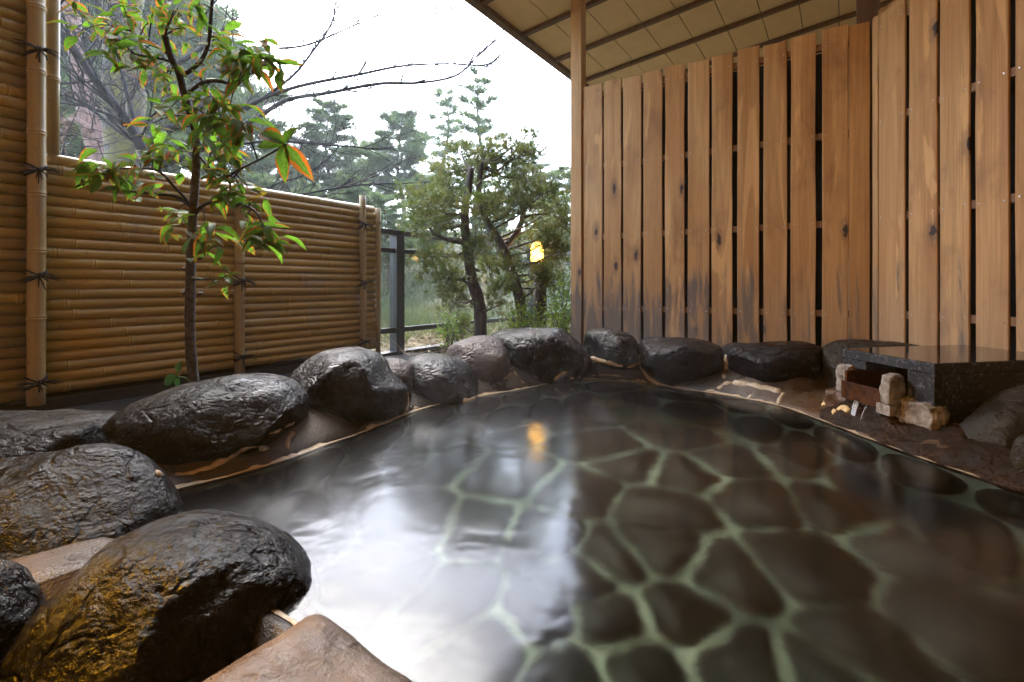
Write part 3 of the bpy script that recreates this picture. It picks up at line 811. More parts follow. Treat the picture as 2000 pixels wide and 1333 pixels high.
# corner posts, rails, backing
b = MB(); b.box((-1.571, 3.188, -.05), (-1.491, 3.265, 2.515)); b.build('corner_post', M['wood'], wf, bevel=.004)
b = MB(); b.box((.055, 3.245, -.05), (.155, 3.33, 2.70)); b.build('fold_post', M['wood_dark'], wf, bevel=.004)
for z in (1.775, 1.30, .832, .357):
    b = MB(); b.box((-1.49, 3.2095, z - .017), (.05, 3.24, z + .017)); b.build('rail', M['wood_plain'], wf)
for z in (1.79, 1.321, .838, .365):
    b = MB(); b.box((.04, .0095, z - .017), (1.5, .04, z + .017), M2); b.build('rail', M['wood_plain'], wf)
b = MB(); b.box((-1.485, 3.36, -.05), (.02, 3.38, 1.80)); b.build('dark_backing', M['void'], wf)  # near black sheet added so the plank gaps look shaded
b = MB(); b.box((.02, .14, -.05), (1.6, .16, 1.84), M2); b.build('dark_backing', M['void'], wf)
nb = MB()
def nail(p, nrm, a):
    q = a.cross(nrm); c = [p + .0034 * (math.cos(k * 1.0472) * a + math.sin(k * 1.0472) * q) for k in range(6)]
    nb.add(c + [v + nrm * .0012 for v in c], [(0, 1, 7, 6), (1, 2, 8, 7), (2, 3, 9, 8), (3, 4, 10, 9), (4, 5, 11, 10), (5, 0, 6, 11), (6, 7, 8, 9, 10, 11)])
for x1, x0 in ed[:11]:
    for z in (1.775, 1.30, .832, .357):
        for x in (x0 + .016, x1 - .016): nail(Vector((x, 3.1995, z + random.uniform(-.006, .006))), Vector((0, -1, 0)), Vector((1, 0, 0)))
for a, c in [(.042, .194), (.215, .356), (.368, .498), (.523, .65), (.673, .80)]:
    for z in (1.79, 1.321, .838, .365):
        for x in (a + .016, c - .016): nail(M2 @ Vector((x, -.0005, z + random.uniform(-.006, .006))), -n2, d2)
M['nail'] = mat_simple('galvanised nails', (.45, .44, .42), (.6, .58, .55), .3, 10, Metallic=.8)
tag(nb.build('nail_heads', M['nail'], wf), kind='stuff')

# ------------------------------------------------------------------ roof over the bath
roof = empty('eave_roof', (-.5, 2, 2.45), 'sloping eave with a boarded cream ceiling and brown battens over the wooden fence', 'roof')
KR = 1.36                                                # eave at x = -2.14, 2.45 m above the water
def cz(x): return .5 + 1.437 * KR + .122 * (x + 1.574 * KR)
XJ = [(-1.545 + .19 * k) * KR for k in range(20)]; YB = [(-2.64 + .396 * k) * KR for k in range(18)]       # panel joints, battens
pm = {}
for i in range(len(XJ) - 1):
    for j in range(len(YB) - 1):
        x0, x1 = XJ[i] + .003, XJ[i + 1] - .003
        if j not in pm:
            b = MB(); h = (x1 - x0)
            b.v = [(0, YB[j], 0), (h, YB[j], h * .122), (h, YB[j + 1] - .002, h * .122), (0, YB[j + 1] - .002, 0)]
            b.v += [(x, y, z + .008) for x, y, z in b.v]
            b.f = [(0, 1, 2, 3), (4, 7, 6, 5), (0, 4, 5, 1), (1, 5, 6, 2), (2, 6, 7, 3), (3, 7, 4, 0)]
            pm[j] = b.mesh('ceiling_panel')
        if j < 10 or i > 12:
            continue
        o = link('ceiling_panel', pm[j], M['panel'], roof); o.location = (x0, 0, cz(x0)); o.matrix_parent_inverse = Matrix.Translation(-roof.location)
b = MB()   # the rest of the ceiling, beyond the picture
def slabq(b, x0, x1, y0, y1, o0, o1):
    v = [(x0, y0, cz(x0) + o0), (x1, y0, cz(x1) + o0), (x1, y1, cz(x1) + o0), (x0, y1, cz(x0) + o0)]
    v += [(x, y, z + o1 - o0) for x, y, z in v]
    b.add(v, [(0, 1, 2, 3), (4, 7, 6, 5), (0, 4, 5, 1), (1, 5, 6, 2), (2, 6, 7, 3), (3, 7, 4, 0)])
slabq(b, XJ[0], XJ[-1], YB[0], YB[10] - .004, .0, .008); slabq(b, XJ[13] + .004, XJ[-1], YB[10], YB[-1], 0, .008)
b.build('ceiling_board', M['panel'], roof)
for y in YB:
    b = MB(); slabq(b, XJ[0] + .014, XJ[-1], y - .019, y + .019, -.030, -.001); b.build('batten', M['wood_dark'], roof)
b = MB(); slabq(b, -1.574 * KR, XJ[0] + .012, YB[0] - .1, YB[-1], -.04, .10); b.build('fascia', M['wood_dark'], roof)
b = MB(); slabq(b, -1.62 * KR, XJ[-1], YB[0] - .1, YB[-1] + .05, .105, .16); b.build('roof_deck', M['void'], roof)
# unseen walls added to hold the bath in shade and bounce fill light
b = MB(); b.box((-3.0, -1.3, -.2), (2.8, -1.2, 2.9)); tag(b.build('added_house_wall', M['plaster']), 'added unseen plaster wall that shades and bounces light on the near side', 'wall')
b = MB(); b.box((2.3, -1.19, -.2), (2.4, 5.4, 2.9)); tag(b.build('added_house_wall', M['plaster']), 'added unseen plaster side wall that shades and bounces light beyond the spout', 'wall')
b = MB(); b.box((-2.0, 5.5, -.2), (2.8, 5.6, 2.75)); tag(b.build('added_light_block', M['panel']), 'added unseen wall that blocks light from behind the wooden fence', 'wall')  # added out of view to close off light behind the fence
b = MB(); slabq(b, -3.3, -2.0, -1.3, .72, .17, .25); b.build('added_shade_roof', M['wood_dark'], roof)  # roof piece added out of view to shade the near left side

# ------------------------------------------------------------------ granite spout
sp = empty('granite_spout', (.3, 2.1, 0), 'black granite water spout with polished lid and white crusted mouth', 'water spout')
e0 = at(1825, 711, 1.60); e0.z = 0                       # front corner
ax = (RGT * .35 + FWD * .073).normalized(); ay = (FWD * 1.0 - RGT * .073).normalized()   # right face, pool face
def SM(dx=0, dy=0, z=0): return Matrix(((ax.x, ay.x, 0, e0.x + ax.x * dx + ay.x * dy), (ax.y, ay.y, 0, e0.y + ax.y * dx + ay.y * dy), (0, 0, 1, z), (0, 0, 0, 1)))
SP = SM()
ZT = .26
def sbox(a, c, name, m, bevel=.003):
    b = MB(); b.box(a, c, SP); return b.build(name, M[m], sp, False, bevel)
LD = .392
sbox((-.006, -.006, ZT - .031), (.58, LD + .004, ZT), 'lid', 'granite', .002)
b = MB(); b.box((-.0035, -.0035, ZT + .0005), (.578, LD + .0015, ZT + .0025), SP); b.build('polished_top', M['granite_polish'], sp)
sbox((.032, .0, -.05), (.57, .05, ZT - .033), 'side_wall', 'granite')
sbox((.0, .0, .06), (.03, .100, ZT - .033), 'front_panel', 'granite')
sbox((.0, .28, .195), (.03, LD, ZT - .033), 'front_panel', 'granite')
sbox((.034, .052, -.05), (.56, LD - .042, .082), 'body', 'granite')
sbox((.352, .052, .084), (.56, LD - .042, ZT - .034), 'mouth_dark', 'void')  # near black block, darkens the inside of the mouth like shade
sbox((.034, LD - .04, .0), (.56, LD, ZT - .034), 'far_wall', 'granite')
def lump(a, c, name, m, amp, seed):
    bm = bmesh.new(); bmesh.ops.create_cube(bm, size=1); bmesh.ops.subdivide_edges(bm, edges=bm.edges[:], cuts=14, use_grid_fill=True)
    a, c = Vector(a), Vector(c); mid = (a + c) / 2; h = c - a
    for v in bm.verts:
        q = Vector((v.co.x * h.x, v.co.y * h.y, v.co.z * h.z)); rr = 1 - .10 * (max(0, abs(v.co.x * 2) + abs(v.co.y * 2) + abs(v.co.z * 2) - 1.7))
        q = mid + q * rr; w_ = q + Vector((seed, 0, 0))
        v.co = SP @ (q + Vector((mn.noise(w_ * 25), mn.noise(w_ * 25 + Vector((7, 0, 0))), mn.noise(w_ * 25 + Vector((0, 9, 0))))) * amp + (q - mid).normalized() * (mn.noise(w_ * 70) * .5 + mn.noise(w_ * 150) * .25) * amp)
    me = bpy.data.meshes.new(name); bm.to_mesh(me); bm.free(); return link(name, me, M[m], sp, True)
sbox((-.05, .147, .086), (.35, .333, .115), 'trough_bed', 'trough')
sbox((-.060, .142, .088), (-.0515, .337, .153), 'trough_lip', 'trough')
sbox((-.048, .147, .117), (.34, .160, .20), 'trough_side', 'trough'); sbox((-.048, .320, .117), (.34, .333, .19), 'trough_side', 'trough')
sbox((.16, .162, .117), (.18, .318, .175), 'trough_step', 'trough')
sbox((-.045, .165, .05), (.0, .33, .084), 'foot_or_undercut', 'void')  # near black box painted in for the shaded undercut below the lip
sbox((-.066, .104, .074), (-.02, .163, .109), 'foot_or_undercut', 'crust')
lump((-.068, .102, .108), (-.004, .144, .209), 'mouth_cheek', 'crust', .006, 1)
lump((-.035, .336, .10), (.012, .394, .203), 'mouth_cheek', 'crust', .007, 2)
lump((-.024, -.014, -.03), (.05, .15, .135), 'mortar_foot', 'crust', .012, 3)
lump((-.03, .29, -.03), (.08, .47, .095), 'mortar_foot', 'mortar', .014, 5)
b = MB()
for y_, y2, r_ in ((.262, .228, .0032), (.25, .224, .0040), (.24, .222, .0026), (.20, .197, .0014)):
    p = SP @ Vector((-.064, y_, .092)); q = SP @ Vector((-.115, y2, .0))
    b.tube(catmull([p, p.lerp(q, .3) + Vector((0, 0, .012)), p.lerp(q, .7) + Vector((0, 0, .008)), q], 3), [r_ * (.6 + .5 * k / 9) for k in range(10)], 6)
tag(b.build('falling_water', M['stream'], None, True), 'thin threads of water falling from the spout into the pool', 'water', None, 'stuff')

# ------------------------------------------------------------------ glass railing
RX = -3.0
gr = empty('glass_railing', (RX, 4.2, 0), 'dark steel railing with misted glass panes beyond the end of the bamboo fence', 'railing')
def rbox(a, c, name, m='iron', bevel=.003):
    b = MB(); b.box(a, c); return b.build(name, M[m], gr, False, bevel)
rbox((RX - .03, 2.62, .905), (RX + .03, 9.0, .945), 'top_rail'); rbox((RX - .02, 2.62, .765), (RX + .02, 9.0, .80), 'mid_rail')
rbox((RX - .02, 2.62, .135), (RX + .02, 9.0, .175), 'bottom_rail'); rbox((RX - .05, 2.2, -.25), (RX + .05, 9.0, -.012), 'kerb_beam')
for y in (2.935, 5.05, 7.2, 8.9): rbox((RX - .04, y, -.05), (RX + .04, y + .085, .903), 'post')
for y0, y1 in ((2.62, 2.93), (3.025, 5.045), (5.14, 7.195), (7.29, 8.895)):
    b = MB(); b.box((RX - .004, y0, .176), (RX + .004, y1, .764)); b.build('glass_pane', M['glass'], gr)
for k in range(6):
    pass
# ------------------------------------------------------------------ garden lamp
lp = at(1049, 492, 4.53)
lt = empty('garden_lamp', (lp.x, lp.y, 0), 'lit amber garden lamp with a domed shade on a dark round post among the junipers', 'lamp')
b = MB(); b.tube([(lp.x + .03, lp.y, gz(lp.x, lp.y) - .1), (lp.x + .03, lp.y, .3), (lp.x + .03, lp.y, lp.z - .095)], [.062, .06, .058], 14); b.build('post', M['bark_brown'], lt, True)
b = MB(); prof = [(-.085, .052), (-.07, .056), (.02, .056), (.05, .05), (.072, .036), (.084, .016)]
b.tube([(lp.x, lp.y, lp.z + z) for z, r in prof], [r for z, r in prof], 18); b.build('lamp_shade', M['lamp'], lt, True)
b = MB(); b.tube([(lp.x, lp.y, lp.z - .1), (lp.x, lp.y, lp.z - .086)], [.062, .062], 18); b.build('collar', M['iron'], lt)
'''pl = bpy.data.lights.new('garden_lamp_light', 'POINT'); pl.energy = 1.2; pl.color = (1, .55, .12); pl.shadow_soft_size = .06
po = bpy.data.objects.new('garden_lamp_light', pl); COL.objects.link(po); po.location = lp + Vector((.0, -.0, .16)); po.parent = lt; po.matrix_parent_inverse = Matrix.Translation(-lt.location)'''

# ------------------------------------------------------------------ lantern on the near side, left of the picture
LQ = Vector((-1.42, .04, .54))
la = empty('rim_lantern', LQ, 'lit amber lantern on a short iron stem just outside the left of the picture', 'lantern')
b = MB(); b.tube([LQ + Vector((0, 0, z)) for z in (-.06, -.05, 0, .05, .06)], [.026, .036, .04, .036, .026], 16); b.build('shade', M['lantern'], la, True)
b = MB(); b.tube([LQ + Vector((0, 0, -.06)), LQ + Vector((0, 0, -.62))], .012, 8); b.build('stem', M['iron'], la)
for z in (-.067, .061):
    b = MB(); b.tube([LQ + Vector((0, 0, z)), LQ + Vector((0, 0, z + .006))], .034, 16); b.build('rim_ring', M['iron'], la)

b = MB(); b.box(LQ + Vector((-.056, -.07, -.09)), LQ + Vector((-.05, .07, .10))); b.box(LQ + Vector((-.05, .062, -.09)), LQ + Vector((.03, .068, .10))); b.build('spill_plate', M['iron'], la)  # plates added to keep the lantern's light off the bamboo

# ------------------------------------------------------------------ foliage helpers
def unit(v): return v / np.maximum(np.linalg.norm(v, axis=-1, keepdims=True), 1e-9)
def tufts(C, D, n, length, width, spread):
    """n thin triangles round each centre C, leaning along D"""
    N = len(C); C = np.repeat(C, n, 0); D = np.repeat(D, n, 0)
    dirn = unit(D + rng.normal(0, spread, (N * n, 3))); side = unit(np.cross(dirn, rng.normal(0, 1, (N * n, 3))))
    L = length * rng.uniform(.6, 1.15, (N * n, 1)); Wd = width * rng.uniform(.7, 1.2, (N * n, 1))
    base = C + rng.normal(0, length * .12, C.shape)
    return np.stack([base - side * Wd * .5, base + side * Wd * .5, base + dirn * L], 1).reshape(-1, 3)
def leaves(C, N_, L, W):
    """small diamond leaves"""
    n = len(C); d = unit(rng.normal(0, 1, (n, 3)) + N_); s = unit(np.cross(d, rng.normal(0, 1, (n, 3))))
    L = L * rng.uniform(.6, 1.2, (n, 1)); W = W * rng.uniform(.7, 1.2, (n, 1))
    return np.stack([C, C + d * L * .5 + s * W * .5, C + d * L, C + d * L * .5 - s * W * .5], 1).reshape(-1, 3)

def make_pine(seed, H, dens, spreadw, base_clear=.25, needle=1.0, sparse=False):
    R_ = random.Random(seed); tr = MB(); C = []; D = []
    lean = [Vector((R_.uniform(-.03, .03), R_.uniform(-.03, .03), 0)) * H for _ in range(5)]
    def axis(t): 
        k = t * 4; i = min(int(k), 3); q = lean[i].lerp(lean[i + 1], k - i); return Vector((q.x, q.y, t * H))
    tr.tube([axis(k / 10) for k in range(11)], [.016 * H * (1 - .93 * k / 10) + .004 for k in range(11)], 7)
    nb_ = int(46 * dens)
    for k in range(nb_):
        t = base_clear + (1 - base_clear) * (k + R_.random()) / nb_
        p = axis(t); a = k * 2.4 + R_.uniform(-.5, .5)
        L = H * spreadw * .86 * (1.04 - t) ** .5 * R_.uniform(.4, 1.2) + .02 * H
        up = R_.uniform(.0, .35) * (1 if t < .8 else 2)
        d = Vector((math.cos(a), math.sin(a), up)).normalized()
        pts = [p + d * L * s + Vector((0, 0, -.10 * L * s * (1 - s) * 2 + .07 * L * s * s)) + Vector((R_.uniform(-1, 1), R_.uniform(-1, 1), 0)) * .03 * L for s in (0, .3, .6, 1)]
        tr.tube(pts, [.0042 * H * (1.15 - t), .003 * H * (1.15 - t), .002 * H * (1.1 - t), .0008 * H], 4, False)
        m = int((46 if not sparse else 8) * (L / (H * spreadw)) * 2) + 4
        for _ in range(m):
            s = R_.uniform(.28, 1.02); q = pts[0].lerp(pts[3], s); wd = L * .34 * (1.1 - abs(s - .6))
            q = q + Vector((-d.y, d.x, 0)) * R_.gauss(0, 1) * wd * .55 + Vector((0, 0, R_.gauss(.02, .035) * L))
            C.append(q); D.append(Vector((d.x * .5 + R_.gauss(0, .4), d.y * .5 + R_.gauss(0, .4), .55)).normalized())
            if R_.random() < .25: tr.tube([pts[1].lerp(pts[3], max(0, s - .35)), q], [.0012 * H, .0006 * H], 3, False)
    V = tufts(np.array([tuple(c) for c in C]), np.array([tuple(c) for c in D]), 15, .034 * H * needle + .05, .0034 * H + .004, .75)
    return tr, V
def pine_obj(tr, V, loc, label, bark='bark_brown'):
    o = empty('pine_tree', loc, label, 'tree', 'pines beyond the railing')
    a = link('trunk', tr.mesh('trunk'), M[bark], None, True); a.parent = o
    c = link('crown', fast_mesh('crown', V, 3), M['pine']); c.parent = o
    return o
protos = [make_pine(11, 7, 1.25, .33), make_pine(12, 7, 1.35, .33), make_pine(13, 7, 1.1, .38), make_pine(14, 7, .8, .15, .3, 1.0, True)]
PR = [None] * 4
def pine(px, d, top, kind, label, rot):
    p = at(px, 560, d); z0 = gz(p.x, p.y) - .05; ht = .5 + (560 - top) / FPX * d - z0
    if PR[kind] is None:
        o = pine_obj(*protos[kind], p, label); PR[kind] = o
    else:
        o = copy_tree(PR[kind]); o['label'] = label
    o.location = (p.x, p.y, z0); s = ht / 7; o.scale = (s * 1.35, s * 1.35, s); o.rotation_euler = (0, 0, rot)
pine(640, 16, 205, 0, 'pointed pine just right of the long sapling leaves, above the bamboo fence top', .3)
pine(785, 17, 222, 1, 'broad pine above the end of the bamboo fence', 1.2)
pine(872, 21, 175, 3, 'thin sparse conifer left of the tallest bare spire', .5)
pine(938, 14, 150, 3, 'tallest thin sparse conifer spire above the junipers', 2.2)
pine(1100, 12, 330, 2, 'pine partly hidden by the fence corner post', 3.1)
pine(1030, 22, 285, 0, 'distant pine showing between the two juniper tops', 4.0)
pine(540, 20, 270, 1, 'distant pine behind the bare branches, left of the pointed pine', 5.0)
pine(705, 27, 290, 2, 'small far pine between the pointed and the broad pine', .9)
pine(460, 15, 110, 2, 'tall pine behind the dark sapling leaf cluster', 2.6)
pine(355, 17, -60, 0, 'tall pine behind the top of the sapling trunk', 3.6)
pine(240, 15, -140, 1, 'tall pine behind the mossy trunk', 4.4)
pine(120, 13, -120, 2, 'tall pine beside the end post of the tall bamboo screen', 5.6)
pine(860, 30, 330, 1, 'lowest far pine behind the left juniper', 1.9)
pine(590, 30, 320, 0, 'far low pine behind the bare twigs over the bamboo fence', .1)

pine(415, 11, 330, 1, 'low pine behind the sapling trunk, just over the bamboo fence', 2.0)
pine(505, 12, 345, 2, 'low pine over the bamboo fence below the pointed sapling leaves', 4.8)
pine(600, 11, 360, 0, 'low pine over the middle of the bamboo fence top', 1.0)
pine(690, 12, 350, 1, 'low pine over the right end of the bamboo fence', 3.9)
pine(755, 10, 385, 2, 'low pine just behind the glass railing corner', 5.2)
pine(830, 12, 350, 0, 'low pine behind the left side of the left juniper', 2.7)
pine(960, 11, 380, 1, 'low pine between the juniper trunks', .6)
pine(1065, 10, 400, 0, 'low pine behind the lit garden lamp', 4.3)
pine(300, 10, 150, 2, 'pine between the mossy trunk and the sapling', 1.7)
pine(150, 10, 190, 0, 'pine low beside the red pine trunk', 3.3)

# mossy trunk and red pine trunk on the left
def curve_pts(px, d):
    ds = d if hasattr(d, '__len__') else [d] * len(px)
    return catmull([at(x, y, q) for (x, y), q in zip(px, ds)], 6)
def lerp_r(r0, r1, n): return [r0 + (r1 - r0) * k / (n - 1) for k in range(n)]
def big_trunk(name, px, d, r0, r1, bark, label, seed, stubs=()):
    o = empty(name, (*at(px[0][0], 560, d).xy, gz(*at(px[0][0], 560, d).xy)), label, 'tree')
    pts = curve_pts(px, d); pts[0].z = min(pts[0].z, gz(pts[0].x, pts[0].y) - .1)
    b = MB(); rad = lerp_r(r0, r1, len(pts)); b.tube(pts, [r * (1 + .12 * mn.noise(p * 2.5)) for r, p in zip(rad, pts)], 20)
    for i, v in enumerate(b.v):
        q = Vector(v); b.v[i] = tuple(q + Vector((mn.noise(q * 6), mn.noise(q * 6 + Vector((5, 0, 0))), 0)) * r0 * .12)
    b.build('trunk', M[bark], o, True); lb = MB(); C = []; D = []
    R_ = random.Random(seed)
    for s in stubs:
        q = curve_pts(s[0], [d + s[3]] * len(s[0])); lb.tube(q, lerp_r(s[1], s[2], len(q)), 7)
        for _ in range(26):
            p = q[R_.randrange(len(q) // 2, len(q))]; e = p + Vector((R_.gauss(0, .22), R_.gauss(0, .22), R_.gauss(0, .2)))
            lb.tube([p, p.lerp(e, .5) + Vector((0, 0, .04)), e], [.010, .007, .003], 4, False)
    if lb.v: lb.build('limb', M[bark if bark != 'bark_moss' else 'bark_dark'], o, True)
    return o
big_trunk('mossy_tree', [(255, 600), (250, 420), (245, 300), (240, 180), (243, 60), (238, -60), (240, -260)], 6.8, .27, .20, 'bark_moss',
          'thick mossy yellow green trunk behind the sapling at upper left', 1,
          [([(262, 170), (300, 150), (340, 128), (400, 90), (455, 40)], .05, .02, .1), ([(270, 290), (330, 250), (380, 215), (420, 190)], .06, .03, -.2), ([(225, 90), (190, 60), (150, 20)], .05, .02, 0)])
big_trunk('red_pine', [(215, 560), (195, 330), (182, 262), (165, 190), (152, 110), (140, 30), (128, -100)], 8.5, .16, .12, 'bark_pink',
          'leaning pinkish red pine trunk between the mossy trunk and the tall bamboo screen', 2,
          [([(180, 255), (150, 235), (120, 240), (100, 235)], .05, .03, -.2), ([(172, 200), (140, 240), (118, 280)], .05, .03, .2)])

# bare tree: dark limbs fanning out over the sky
bt = empty('bare_tree', (*at(300, 560, 5.0).xy, gz(*at(300, 560, 5.0).xy)), 'leafless dark branched tree whose long boughs sweep right across the white sky', 'tree')
tb = MB(); twig = MB(); R_ = random.Random(5)
def limb(px, d, r0, r1, tw=10, tl=.5, up=.25):
    r0 *= .72; r1 *= .7; tw = int(tw * 1.6)
    q = curve_pts(px, d); tb.tube(q, lerp_r(r0, r1, len(q)), 8)
    for _ in range(tw):
        i = R_.randrange(max(1, len(q) // 4), len(q) - 1); p = q[i]; fw = (q[i + 1] - q[i - 1]).normalized()
        grow(p, (fw + Vector((R_.gauss(0, .5), R_.gauss(0, .5), R_.gauss(up, .5)))).normalized(), tl * R_.uniform(.4, 1.2), max(r1, r0 * .3), 2)
def grow(p, d, L, r, depth):
    n = 5; pts = [p]; dd = d.copy()
    for k in range(n):
        dd = (dd + Vector((R_.gauss(0, .16), R_.gauss(0, .16), R_.gauss(.03, .14)))).normalized(); pts.append(pts[-1] + dd * L / n)
    twig.tube(pts, lerp_r(min(r, .012), .0022, n + 1), 4, False)
    if depth:
        for _ in range(R_.randint(1, 3)):
            i = R_.randint(1, n - 1)
            grow(pts[i], (dd + Vector((R_.gauss(0, .6), R_.gauss(0, .6), R_.gauss(.1, .5)))).normalized(), L * R_.uniform(.35, .65), r * .5, depth - 1)
limb([(330, 620), (310, 420), (295, 330), (265, 265), (225, 205), (185, 155), (150, 105), (112, 55), (60, -20)], [5.2, 5, 4.9, 4.8, 4.7, 4.6, 4.5, 4.4, 4.3], .075, .03, 14, .9)
limb([(300, 340), (270, 262), (250, 190), (235, 135), (212, 90), (190, 30), (180, -60)], 5.0, .035, .012, 10, .7)
limb([(300, 330), (380, 300), (440, 262), (500, 232), (560, 196), (640, 182), (740, 164), (820, 162), (890, 148), (930, 112), (942, 85)], [5, 5, 4.9, 4.8, 4.7, 4.6, 4.5, 4.5, 4.4, 4.4, 4.4], .040, .006, 9, .5)
limb([(300, 340), (400, 250), (470, 214), (530, 186), (600, 165), (700, 146), (780, 130), (860, 125), (930, 128), (975, 125)], [5, 5, 4.9, 4.9, 4.8, 4.7, 4.7, 4.6, 4.6, 4.6], .036, .004, 9, .5)
limb([(480, 215), (545, 170), (580, 140), (615, 95), (640, 60), (655, 15), (650, -60)], 4.9, .022, .007, 10, .5)
limb([(545, 95), (600, 88), (670, 60), (720, 38), (780, 15)], 4.9, .016, .004, 6, .4)
limb([(270, 280), (230, 255), (180, 215), (130, 185), (105, 165)], 4.9, .028, .014, 8, .6)
limb([(410, 300), (470, 282), (540, 276), (620, 282), (700, 288), (740, 292), (790, 282)], 5.1, .022, .006, 8, .45)
limb([(330, 470), (420, 430), (520, 395), (600, 378), (700, 362), (800, 358), (870, 352)], 5.3, .028, .006, 14, .5)
limb([(480, 400), (540, 360), (600, 340), (650, 300), (690, 250)], 5.2, .014, .004, 9, .4)
limb([(420, 430), (500, 390), (560, 330), (600, 270)], 5.2, .012, .004, 8, .4)
limb([(400, 30), (440, -20), (500, -80)], 4.9, .014, .008, 4, .5)
for _ in range(26):
    x = R_.uniform(380, 900); grow(at(x, R_.uniform(-80, 20), 5.0), Vector((R_.gauss(.2, .5), R_.gauss(.2, .4), -.5)).normalized(), R_.uniform(.5, 1.1), .006, 1)
for _ in range(70):
    x = R_.uniform(110, 340); grow(at(x, R_.uniform(20, 330), R_.uniform(4.8, 6)), Vector((R_.gauss(0, .6), R_.gauss(0, .5), R_.gauss(.1, .5))).normalized(), R_.uniform(.4, .9), .007, 2)
tb.build('limb', M['bark_dark'], bt, True); tag(twig.build('twigs', M['bark_dark'], bt, True), kind='stuff')

# junipers
def juniper(trunk_px, d, r0, r1, clusters, branches, label, seed):
    R_ = random.Random(seed); base = at(trunk_px[0][0], trunk_px[0][1], d)
    o = empty('juniper_tree', (base.x, base.y, gz(base.x, base.y)), label, 'tree', 'junipers behind the flat boulder')
    q = curve_pts(trunk_px, d); q[0].z = gz(q[0].x, q[0].y) - .1
    b = MB(); rad = lerp_r(r0, r1, len(q)); b.tube(q, [r * (1 + .16 * mn.noise(p * 9)) for r, p in zip(rad, q)], 12); b.build('trunk', M['bark_brown'], o, True)
    lb = MB(); C = []; D = []
    for px, r in branches:
        w_ = curve_pts(px, [d + R_.uniform(-.15, .15)] * len(px)); lb.tube(w_, lerp_r(r, r * .4, len(w_)), 6)
    for cx, cyy, rad_, n in clusters:
        cd_ = d + R_.gauss(0, .28); c0 = at(cx, cyy, cd_); s = rad_ * cd_ / FPX
        anchor = min(q, key=lambda p: (p - c0).length)
        lb.tube([anchor, anchor.lerp(c0, .5) + Vector((0, 0, -.03)), c0], [.012, .008, .004], 5, False)
        for _ in range(n):
            off = Vector((R_.gauss(0, .42), R_.gauss(0, .42), R_.gauss(0, .40))) * s; p = c0 + off
            up = (off.normalized() * .7 + Vector((0, 0, .6))); C.append(tuple(p)); D.append(tuple(up.normalized()))
            if R_.random() < .12: lb.tube([c0.lerp(p, .1), c0.lerp(p, .6) + Vector((0, 0, -.01)), p], [.004, .003, .0015], 3, False)
    tag(lb.build('branches', M['bark_brown'], o, True), kind='stuff')
    C = np.array(C); D = np.array(D)
    link('crown', fast_mesh('crown', tufts(C, D, 11, .062, .0075, .55), 3), M['juniper'], o)
    return o
juniper([(938, 680), (937, 600), (922, 545), (912, 480), (908, 420), (915, 370), (920, 330)], 4.1, .055, .022,
        [(880, 365, 48, 110), (925, 330, 45, 100), (835, 400, 40, 90), (860, 440, 42, 90), (900, 300, 40, 80), (845, 500, 45, 110), (875, 545, 48, 120), (890, 590, 40, 80), (930, 480, 40, 80), (955, 520, 38, 70), (800, 380, 30, 40), (940, 400, 45, 100),
         (820, 440, 34, 50), (905, 640, 26, 40), (960, 590, 34, 50), (850, 330, 30, 50), (880, 400, 45, 90)],
        [([(912, 475), (880, 470), (850, 458), (835, 440)], .02), ([(910, 440), (885, 442), (865, 440)], .014), ([(935, 600), (918, 590), (905, 580)], .014), ([(925, 560), (890, 540), (862, 520)], .012), ([(944, 610), (965, 600), (985, 592)], .01)],
        'left juniper with a straight dark trunk and dense feathery sprays', 21)
juniper([(1022, 660), (1018, 600), (1000, 530), (985, 490), (965, 455), (945, 420), (935, 380), (940, 320)], 4.3, .05, .02,
        [(985, 330, 45, 110), (1025, 350, 48, 120), (1060, 380, 45, 110), (1090, 400, 40, 90), (1000, 290, 34, 70), (1035, 300, 30, 60), (950, 300, 38, 80), (1010, 400, 50, 120), (1060, 430, 40, 90), (975, 400, 40, 90),
         (1010, 470, 38, 80), (980, 560, 36, 70), (1085, 500, 34, 60), (1075, 550, 40, 80), (1035, 560, 34, 60), (1095, 440, 36, 70), (1075, 468, 30, 70), (1092, 492, 30, 60), (1050, 538, 26, 50), (1068, 520, 24, 40), (1030, 265, 20, 30), (1000, 520, 34, 60)],
        [([(985, 480), (1005, 460), (1018, 435), (1022, 405), (1032, 385), (1060, 370)], .03), ([(1020, 425), (1045, 420), (1070, 418)], .012), ([(1018, 585), (1032, 575), (1042, 565)], .012), ([(940, 350), (970, 335), (1000, 310)], .016)],
        'right juniper with a curved leaning trunk beside the lit garden lamp', 22)

# shrubs at the foot of the corner post, hillside scrub, straw
def shrub(px, py, d, rad, n, label, seed, L=.03):
    R_ = random.Random(seed); c = at(px, py, d); o = empty('garden_shrub', (c.x, c.y, gz(c.x, c.y)), label, 'shrub', 'green shrubs beside the corner post')
    st = MB(); C = []; N_ = []
    for _ in range(16):
        e = c + Vector((R_.gauss(0, .45), R_.gauss(0, .45), R_.uniform(-.3, .8))) * rad
        s0 = Vector((c.x + R_.gauss(0, .05), c.y + R_.gauss(0, .05), gz(c.x, c.y))); st.tube([s0, s0.lerp(e, .5) + Vector((0, 0, .05)), e], [.006, .004, .002], 4, False)
        for _ in range(n // 16):
            C.append(tuple(s0.lerp(e, R_.uniform(.35, 1.05)) + Vector((R_.gauss(0, .12), R_.gauss(0, .12), R_.gauss(0, .12))) * rad)); N_.append((0, 0, .5))
    st.build('stems', M['bark_brown'], o, True); link('foliage', fast_mesh('foliage', leaves(np.array(C), np.array(N_), L, L * .5), 4), M['shrub'], o)
shrub(1092, 590, 4.0, .34, 1400, 'bright yellow green shrub tight against the corner post', 31)
